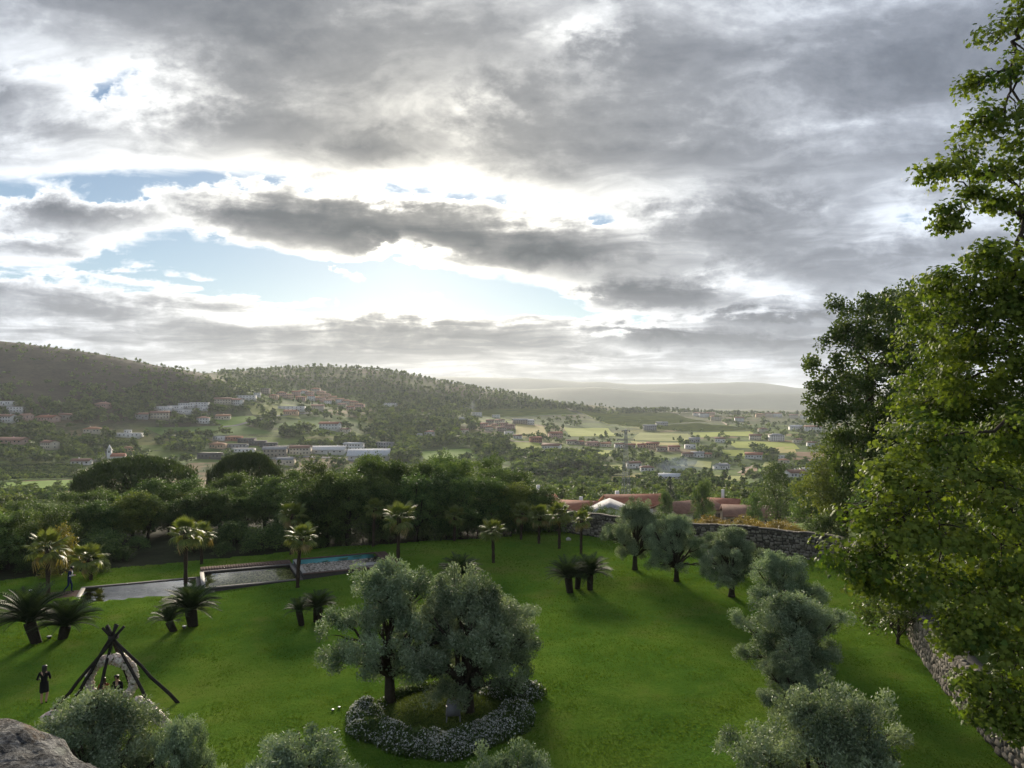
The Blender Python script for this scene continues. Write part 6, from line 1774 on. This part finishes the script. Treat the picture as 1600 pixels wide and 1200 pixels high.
# orchard rows on the left
oa, ob, oc, od = [np.array(hit(*q)[:2]) for q in FIELDS[15][0]]
for i in range(7):
    for j in range(34):
        s_, t_ = (j + 0.5 + vr.normal() * 0.12) / 34, (i + 0.5) / 7
        q = (oa * (1 - s_) + ob * s_) * (1 - t_) + (od * (1 - s_) + oc * s_) * t_
        z = float(ground(q[0], q[1])); TREES.append((*pix(q[0], q[1], z), q[0], q[1], z, 3.2 + 1.2 * vr.random(), 'bushy'))
print('valley trees', len(TREES), 'houses', len(HOUSES))
# the ones that show largest stand on their own, the others form the woods
size = np.array([t[5] * F / t[3] if (-15 < t[0] < 1300 and t[1] - 0.5 * t[5] * F / t[3] < 790 + 60 * (t[0] > 850)) else 0.0 for t in TREES])
solo = set(np.argsort(-size)[:290].tolist())
VMARK = [(10, 640, 'the white houses at the left edge'), (90, 657, 'the long reddish house'), (162, 636, 'the lone pinkish house'), (146, 676, 'the orange-roofed house'), (201, 682, 'the white bungalow'), (20, 692, 'the long pink roof'), (128, 725, 'the orchard shed'), (60, 740, 'the orchard'), (180, 715, 'the church'),
         (285, 640, 'the modern white row'), (250, 655, 'the cream house'), (318, 661, 'the pale house at the bend'), (385, 624, 'the modern villa'), (480, 622, 'the hillside village'), (456, 642, 'the long white block'), (516, 671, 'the large lone white house'), (420, 698, 'the stepped dark row'), (335, 712, 'the black villa'), (470, 711, 'the cream warehouse'),
         (577, 712, 'the metal-roofed shed'), (525, 705, 'the factory hall'), (672, 680, 'the pyramid roof'), (700, 708, 'the bright green field'), (610, 635, 'the flat ridge building'), (775, 668, 'the hamlet'), (830, 673, 'the yellow field'), (862, 702, 'the white farmhouse'), (935, 697, 'the lane of houses'), (978, 735, 'the pylon'), (1046, 745, 'the shining metal shed'), (1011, 735, 'the hipped white house'),
         (1090, 713, 'the blue-grey roof'), (1030, 703, 'the peach house'), (1127, 733, 'the oblique white house'), (1178, 716, 'the shining roof'), (1213, 688, 'the white two-storey house'), (1030, 668, 'the grey barns'), (1000, 650, 'the vines'), (1160, 655, 'the far ridge village'), (1270, 674, 'the house under the oak'), (1242, 745, 'the white farm'), (1280, 715, 'the brown fields'), (1170, 737, 'the bare soil patch'),
         (990, 785, 'the broad red roof'), (1075, 790, 'the cream gable'), (1124, 790, 'the tall white chimney'), (1170, 797, 'the wide brown roof'), (907, 790, 'the red roof by the palms'), (850, 745, 'the dark grove')]
def where(px, py):
    mx, my, nm = min(VMARK, key=lambda q: (q[0] - px) ** 2 + (2.2 * (q[1] - py)) ** 2)
    ddx, ddy = px - mx, 2.2 * (py - my)
    if abs(ddx) > abs(ddy): return ('left of ' if ddx < 0 else 'right of ') + nm
    return ('behind ' if ddy < 0 else 'in front of ') + nm
SHN = {'round': 'round leafy tree', 'tall': 'tall narrow tree', 'umbrella': 'flat-topped pine', 'bushy': 'low bushy tree'}
for k in sorted(solo):
    px, py, X, Y, Z, h, shp = TREES[k]
    reg = where(px, py)
    put('valley_tree', TREE_ME[shp, int(vr.integers(2))], None, (X, Y, Z), (0, 0, vr.random() * 6.28), (h * (0.9 + 0.3 * vr.random()), h * (0.9 + 0.3 * vr.random()), h), SHN[shp] + ' ' + reg, 'tree', 'trees of the valley')
def woods():
    Vs, Fs, Ts, Ms, n0 = [], [], [], [], 0
    for k, (px, py, X, Y, Z, h, shp) in enumerate(TREES):
        if k in solo: continue
        V, Fq, T_, tv, tf = SHAPES[shp, 'lo' if h * F / Y > 6.5 else 'xs', int(vr.integers(2))]
        a = vr.random() * 6.28; ca, sa = math.cos(a), math.sin(a); w = h * (0.9 + 0.4 * vr.random())
        W_ = np.stack([(V[:, 0] * ca - V[:, 1] * sa) * w, (V[:, 0] * sa + V[:, 1] * ca) * w, V[:, 2] * h], -1) + [X, Y, Z]
        Vs.append(W_); Fs.append(Fq + n0); n0 += len(V)
        Ts.append(np.clip(T_ + vr.normal() * 0.22 - (0.12 if shp == 'umbrella' else 0.0), 0, 1))
    me = mesh('woodland', np.concatenate(Vs), np.concatenate(Fs), M['valley_far'], False, np.concatenate(Ts))
    put('woodland', me, kind='stuff', label='woods and hedgerows covering the valley and the hills', cat='woodland')
M['valley_far'] = leaf_mat('far_leaf', (0.040, 0.075, 0.026), (0.185, 0.240, 0.068), 0.28, 0.7, 0.1, obj_var=0.0)
woods()

# ------------------------------------------------------------------ smoke and the air of the valley
def smoke(name, ctr, size, dens, label, col=(0.55, 0.65, 0.85)):
    import bmesh
    m, t, out = new_mat(name)
    v = coords(t)
    n1 = noise(t, v, 1.6, 4, 0.6)
    ln = t.nodes.new('ShaderNodeVectorMath'); ln.operation = 'LENGTH'; t.links.new(v, ln.inputs[0])
    f = (1.0 - S(t, ln.outputs['Value'])).mx(0.0) * (n1.ss(0.38, 0.68)) * dens
    pv = t.nodes.new('ShaderNodeVolumePrincipled'); pv.inputs['Color'].default_value = col + (1,); pv.inputs['Density'].default_value = dens
    t.links.new(f.s, pv.inputs['Density']); t.links.new(pv.outputs[0], out.inputs['Volume'])
    bm = bmesh.new(); bmesh.ops.create_icosphere(bm, subdivisions=3, radius=1.0)
    me = bpy.data.meshes.new(name); bm.to_mesh(me); bm.free(); me.materials.append(m)
    put(name, me, None, ctr, (0, 0, 0.2), size, label, 'smoke', kind='stuff')
p = hit(1052, 742); smoke('smoke', p + Vector((4, -4, 9)), (26, 14, 11), 0.055, 'bluish smoke drifting over the fields beside the metal roof')
p = hit(738, 650); smoke('smoke', p + Vector((0, -5, 16)), (8, 8, 20), 0.05, 'thin white smoke rising from the hamlet', (0.8, 0.85, 0.9))
def haze():
    m, t, out = new_mat('haze')
    pv = t.nodes.new('ShaderNodeVolumePrincipled')
    pv.inputs['Color'].default_value = (0.86, 0.92, 1.0, 1); pv.inputs['Density'].default_value = HAZE; pv.inputs['Anisotropy'].default_value = 0.2
    t.links.new(pv.outputs[0], out.inputs['Volume'])
    put('haze', MB().box(-48000, 48000, -500, 17500, float(GZ.min()) - 120.0, 345.0).mesh('haze', m), kind='stuff')
HAZE = 0.000065
haze()

# ------------------------------------------------------------------ parapet of the terrace
def parapet():
    m, t, out = new_mat('lichen_granite')
    v = coords(t)
    n1, n2, n3 = noise(t, v, 5.0, 6, 0.65), noise(t, v, 28.0, 7, 0.72), noise(t, v, 130.0, 4, 0.65)
    c = ramp(t, n2 * 0.6 + n3 * 0.4, [(0.40, (0.030, 0.030, 0.032)), (0.47, (0.11, 0.11, 0.11)), (0.53, (0.25, 0.25, 0.245)), (0.61, (0.52, 0.51, 0.49))])
    c = mixc(t, n1.ss(0.54, 0.66) * 0.5, c, (0.34, 0.22, 0.12))
    n4 = noise(t, v, 4.5, 4, 0.6, 0.5)
    c = mixc(t, n4.ss(0.62, 0.70) * 0.7, c, (0.50, 0.54, 0.48))
    bsdf(t, out, c, 0.9, 0.15, n2 + n3 * 0.5, 0.07)
    import bmesh
    # the coping stone at the corner: seen from above at arm's length
    def block(name, x0, x1, y0, y1, z0, z1, seed, cuts):
        bm = bmesh.new(); bmesh.ops.create_cube(bm, size=1.0)
        bmesh.ops.subdivide_edges(bm, edges=bm.edges[:], cuts=cuts, use_grid_fill=True)
        for vv in bm.verts:
            x, y, z = vv.co
            q = (abs(2 * x) ** 5 + abs(2 * y) ** 5 + abs(2 * z) ** 5) ** 0.2
            s_ = 1.0 / q if q > 0 else 1.0
            x, y, z = x * s_, y * s_, z * s_
            X, Y, Z = x0 + (x + 0.5) * (x1 - x0), y0 + (y + 0.5) * (y1 - y0), z0 + (z + 0.5) * (z1 - z0)
            n = float(fbm(np.array(X * 7 + seed), np.array(Y * 7 + Z * 5), 4, seed)) - 0.5
            n2_ = float(fbm(np.array(X * 38 + seed), np.array(Y * 38 + Z * 31), 3, seed + 4)) - 0.5
            vv.co = (X + n * 0.05, Y + n * 0.05, Z + n * 0.06 + n2_ * 0.022 - 0.22 * max(0.0, X + 1.2))
        me = bpy.data.meshes.new(name); bm.to_mesh(me); bm.free(); me.materials.append(m)
        me.polygons.foreach_set('use_smooth', np.ones(len(me.polygons), bool))
        return me
    o = thing('parapet_wall', (0, 0, 0), 'lichen-covered granite top of the terrace parapet in the lower left corner', 'wall')
    put('coping_stone', block('coping_stone', -3.2, -0.80, 0.85, 1.78, CAMZ - 1.06, CAMZ - 0.722, 3, 60), o)
    put('wall_core', MB().box(-3.15, -0.95, 0.95, 1.6, -0.6, CAMZ - 0.95).mesh('terrace_wall', M['stone']), o)
parapet()

# ------------------------------------------------------------------ people
SK = plain('skin', (0.46, 0.27, 0.19), 0.6, 0.3, 0.05)
CL = {k: plain('cloth_' + k, c, 0.85, 0.1, 0.12, 12.0) for k, c in {'black': (0.012, 0.012, 0.014), 'navy': (0.018, 0.028, 0.085), 'white': (0.62, 0.62, 0.64), 'rust': (0.24, 0.075, 0.03), 'print': (0.34, 0.36, 0.34), 'shoe': (0.01, 0.01, 0.01)}.items()}
M['hair_dark'] = plain('dark_hair', (0.012, 0.010, 0.009), 0.5, 0.4, 0.3, 20.0)
M['hair_brown'] = plain('brown_hair', (0.050, 0.026, 0.014), 0.5, 0.4, 0.3, 20.0)

def person(label, loc, rz, J, wear, hair, hair_len=0.05, height=1.7, skirt=None):
    """J: joints (metres, figure faces +Y); wear: joint region -> material. One skinned body with fingers; hair and skirt are children."""
    import bmesh
    verts, edges, rad, reg = [], [], [], []
    idx = {}
    def add(name, co, r, region, parent=None):
        idx[name] = len(verts); verts.append(Vector(co)); rad.append(r); reg.append(region)
        if parent is not None: edges.append((idx[parent], idx[name]))
    add('pelvis', J['pelvis'], 0.135, 'hip')
    add('waist', J['waist'], 0.115, 'torso', 'pelvis'); add('chest', J['chest'], 0.145, 'torso', 'waist'); add('neck0', J['neck'], 0.055, 'skin', 'chest')
    hd = Vector(J['head']); nk = Vector(J['neck']); up = (hd - nk).normalized()
    add('jaw', hd - up * 0.07, 0.068, 'skin', 'neck0'); add('head', hd + up * 0.02, 0.088, 'skin', 'jaw'); add('crown', hd + up * 0.09, 0.062, 'skin', 'head')
    f = Vector(J.get('face', (0, 1, 0)))
    for s in ('l', 'r'):
        sg = -1 if s == 'l' else 1
        add('sh' + s, J['sh' + s], 0.062, 'arm', 'chest'); add('el' + s, J['el' + s], 0.045, 'arm', 'sh' + s); add('wr' + s, J['wr' + s], 0.028, 'cuff', 'el' + s)
        d = (Vector(J['wr' + s]) - Vector(J['el' + s])).normalized()
        side = d.cross(Vector((0, 0, 1))); side = side.normalized() if side.length > 0.1 else Vector((1, 0, 0))
        pm = Vector(J['wr' + s]) + d * 0.055; add('pm' + s, pm, 0.030, 'skin', 'wr' + s)
        for k, (off, ln) in enumerate([(-0.030, 0.070), (-0.010, 0.085), (0.010, 0.080), (0.028, 0.062)]):
            b = pm + d * 0.03 + side * off; add('f%s%d' % (s, k), b, 0.009, 'skin', 'pm' + s)
            add('g%s%d' % (s, k), b + d * ln * 0.55 - side.cross(d) * 0.012, 0.008, 'skin', 'f%s%d' % (s, k)); add('h%s%d' % (s, k), b + d * ln * 0.8 - side.cross(d) * 0.035, 0.007, 'skin', 'g%s%d' % (s, k))
        th = Vector(J['wr' + s]) + d * 0.03 + side * (-0.045); add('t' + s, th, 0.011, 'skin', 'pm' + s); add('u' + s, th + d * 0.045 - side * 0.012, 0.009, 'skin', 't' + s)
        add('hp' + s, J['hp' + s], 0.095, 'hip', 'pelvis'); add('kn' + s, J['kn' + s], 0.062, 'leg', 'hp' + s); add('an' + s, J['an' + s], 0.040, 'shin', 'kn' + s)
        toe = Vector(J['an' + s]) + Vector(J.get('toe' + s, (0, 0.15, -0.05))); add('to' + s, toe, 0.035, 'foot', 'an' + s)
    me = bpy.data.meshes.new('figure_skeleton'); me.from_pydata(verts, edges, []); me.update()
    tmp = bpy.data.objects.new('figure_skeleton', me); COL.objects.link(tmp)
    tmp.modifiers.new('skin', 'SKIN'); sub = tmp.modifiers.new('sub', 'SUBSURF'); sub.levels = 1; sub.render_levels = 1
    for i, sv in enumerate(me.skin_vertices[0].data): sv.radius = (rad[i], rad[i]); sv.use_root = (i == 0)
    dg = bpy.context.evaluated_depsgraph_get(); body = bpy.data.meshes.new_from_object(tmp.evaluated_get(dg))
    bpy.data.objects.remove(tmp)
    mats = [SK] + [CL[k] for k in CL]; keys = ['skin'] + list(CL)
    body.materials.clear()
    for m in mats: body.materials.append(m)
    VV = np.array([tuple(v) for v in verts]); ea = np.array(edges)
    A_, B_ = VV[ea[:, 0]], VV[ea[:, 1]]
    for pl in body.polygons:
        c = np.array(pl.center); ab = B_ - A_
        t_ = np.clip(np.sum((c - A_) * ab, 1) / (np.sum(ab * ab, 1) + 1e-9), 0, 1)
        k = int(np.argmin(np.linalg.norm(A_ + ab * t_[:, None] - c, axis=1)))
        rg = reg[ea[k, 1]]
        if rg == 'skin' and t_[k] < 0.35 and reg[ea[k, 0]] == 'torso': rg = 'torso'
        pl.material_index = keys.index(wear.get(rg, 'skin')); pl.use_smooth = True
    body.name = 'person_body'
    o = put('person', body, None, loc, (0, 0, rz), (height / 1.7,) * 3, label, 'person')
    # face: eyes, nose, mouth and ears
    sd_ = f.cross(up).normalized()
    mb, dk = MB(), MB()
    def ball(mb_, c, r_, sq=1.0):
        bm = bmesh.new(); bmesh.ops.create_icosphere(bm, subdivisions=1, radius=1.0)
        V = np.array([tuple(v.co) for v in bm.verts]) * [r_, r_, r_ * sq] + np.array(c); F_ = np.array([[v.index for v in fc.verts] for fc in bm.faces]); bm.free(); mb_.add(V, F_)
    hc = hd + up * 0.02
    ball(mb, hc + f * 0.095 - up * 0.012, 0.014, 1.5)
    for s in (-1, 1): ball(mb, hc + sd_ * s * 0.088 - up * 0.01, 0.020, 1.5); ball(dk, hc + f * 0.080 + sd_ * s * 0.032 + up * 0.01, 0.010)
    ball(dk, hc + f * 0.080 - up * 0.055, 0.014, 0.4)
    fo = put('face', mb.mesh('face', SK, True), o); put('eyes_and_mouth', dk.mesh('eyes_and_mouth', CL['shoe'], True), fo)
    # hair: a cap over the skull, running down the back
    r = np.random.default_rng(int(abs(loc[0]) * 100))
    hb = MB(); nseg = 14
    rings = [(0.115, 0.02), (0.10, 0.07), (0.085, 0.096), (0.04, 0.102), (-0.03, 0.104)] + [(-0.03 - hair_len * q, 0.100 - 0.02 * q) for q in (0.35, 0.7, 1.0)]
    V = []
    for z, ra in rings:
        for k in range(nseg):
            a = R(35) + k / (nseg - 1) * R(290) if z < 0.06 else k / (nseg - 1) * R(360)
            V.append(hc + up * z + (f * math.cos(a) + sd_ * math.sin(a)) * ra * (1 + 0.05 * r.normal()))
    Fq = [(i * nseg + k, i * nseg + k + 1, (i + 1) * nseg + k + 1, (i + 1) * nseg + k) for i in range(len(rings) - 1) for k in range(nseg - 1)]
    put('hair', hb.add([tuple(v) for v in V], np.array(Fq)).mesh('hair', M[hair], True), o)
    if skirt:
        mat, z0, z1, r0, r1 = skirt
        pv = Vector(J['pelvis']); V = []
        for q in np.linspace(0, 1, 5):
            for k in range(16):
                a = k / 16 * 6.2832; ra = (r0 + (r1 - r0) * q) * (1 + 0.04 * math.sin(5 * a))
                V.append((pv.x + ra * math.cos(a), pv.y + 0.8 * ra * math.sin(a), z0 + (z1 - z0) * q))
        put('skirt', MB().add(V, np.array([(i * 16 + k, i * 16 + (k + 1) % 16, (i + 1) * 16 + (k + 1) % 16, (i + 1) * 16 + k) for i in range(4) for k in range(16)])).mesh('skirt', CL[mat], True), o)
    return o
# walking figure in black seen from behind, arms bent in front
p = at(69, 1100)
J = dict(pelvis=(0, 0, 0.93), waist=(0, 0.01, 1.08), chest=(0, 0.02, 1.28), neck=(0, 0.03, 1.45), head=(0, 0.05, 1.58),
         shl=(-0.18, 0.02, 1.38), ell=(-0.26, -0.06, 1.12), wrl=(-0.20, 0.16, 1.08), shr=(0.18, 0.02, 1.38), elr=(0.25, -0.04, 1.12), wrr=(0.17, 0.18, 1.14),
         hpl=(-0.09, 0, 0.88), knl=(-0.10, 0.02, 0.48), anl=(-0.10, -0.03, 0.07), hpr=(0.09, 0, 0.88), knr=(0.10, 0.10, 0.50), anr=(0.09, -0.10, 0.14), toer=(0, 0.10, -0.09))
person('person in a short black dress walking across the grass beside the poles', p, 0.35, J, dict(hip='black', torso='black', arm='black', cuff='black', leg='black', foot='shoe'), 'hair_dark', 0.30, 1.68, ('black', 0.98, 0.55, 0.17, 0.19))
# walking figure in a blue suit on the deck, head bowed over something in the hands
p = at(108, 925, 0.10); p.z = 0.115
J = dict(pelvis=(0, 0, 0.95), waist=(0, 0.02, 1.10), chest=(0, 0.05, 1.32), neck=(0, 0.09, 1.50), head=(0, 0.15, 1.62), face=(0, 0.85, -0.5),
         shl=(-0.19, 0.05, 1.42), ell=(-0.24, 0.03, 1.14), wrl=(-0.08, 0.26, 1.16), shr=(0.19, 0.05, 1.42), elr=(0.24, 0.03, 1.14), wrr=(0.08, 0.28, 1.14),
         hpl=(-0.09, 0, 0.90), knl=(-0.10, 0.14, 0.50), anl=(-0.10, 0.12, 0.08), hpr=(0.09, 0, 0.90), knr=(0.10, -0.02, 0.50), anr=(0.09, -0.30, 0.16), toer=(0, 0.10, -0.10))
o = person('person in a dark blue suit and white shirt walking on the deck, head bowed', p, -1.25, J, dict(hip='navy', torso='navy', arm='navy', cuff='white', leg='navy', shin='navy', foot='shoe'), 'hair_dark', 0.02, 1.78)
put('shirt_front', MB().add([(-0.05, 0.17, 1.12), (0.05, 0.17, 1.12), (0.09, 0.215, 1.34), (0.05, 0.17, 1.47), (-0.05, 0.17, 1.47), (-0.09, 0.215, 1.34)], np.array([(0, 1, 2, 5), (5, 2, 3, 4)])).mesh('shirt_front', CL['white'], True), o)
SIT = dict(pelvis=(0, 0, 0.50), waist=(0, -0.02, 0.66), chest=(0, 0.0, 0.90), neck=(0, 0.03, 1.08), head=(0, 0.06, 1.22),
           shl=(-0.18, 0.0, 1.00), ell=(-0.24, 0.06, 0.74), wrl=(-0.10, 0.28, 0.68), shr=(0.18, 0.0, 1.00), elr=(0.24, 0.06, 0.74), wrr=(0.10, 0.28, 0.68),
           hpl=(-0.09, 0.03, 0.48), knl=(-0.11, 0.45, 0.50), anl=(-0.11, 0.48, 0.09), hpr=(0.09, 0.03, 0.48), knr=(0.11, 0.45, 0.50), anr=(0.11, 0.48, 0.09))
sz = RC[2] - 0.62 - 0.47
person('seated person with long brown hair in a rust-coloured top inside the flower swing', (RC[0] - 0.30, RC[1] - 0.02, sz), math.pi + 0.2, SIT, dict(hip='black', torso='rust', arm='rust', leg='black', shin='black', foot='shoe'), 'hair_brown', 0.22, 1.62)
person('seated person in a black jacket and white shirt inside the flower swing', (RC[0] + 0.26, RC[1] + 0.06, sz), math.pi - 0.1, SIT, dict(hip='black', torso='black', arm='black', cuff='white', leg='black', shin='black', foot='shoe'), 'hair_dark', 0.02, 1.72)
person('person in a grey patterned top sitting on the grey chair under the olive tree', (CH.x, CH.y, CH.z - 0.03), 0.12, SIT, dict(hip='black', torso='print', arm='print', leg='black', shin='black', foot='shoe'), 'hair_brown', 0.15, 1.66)
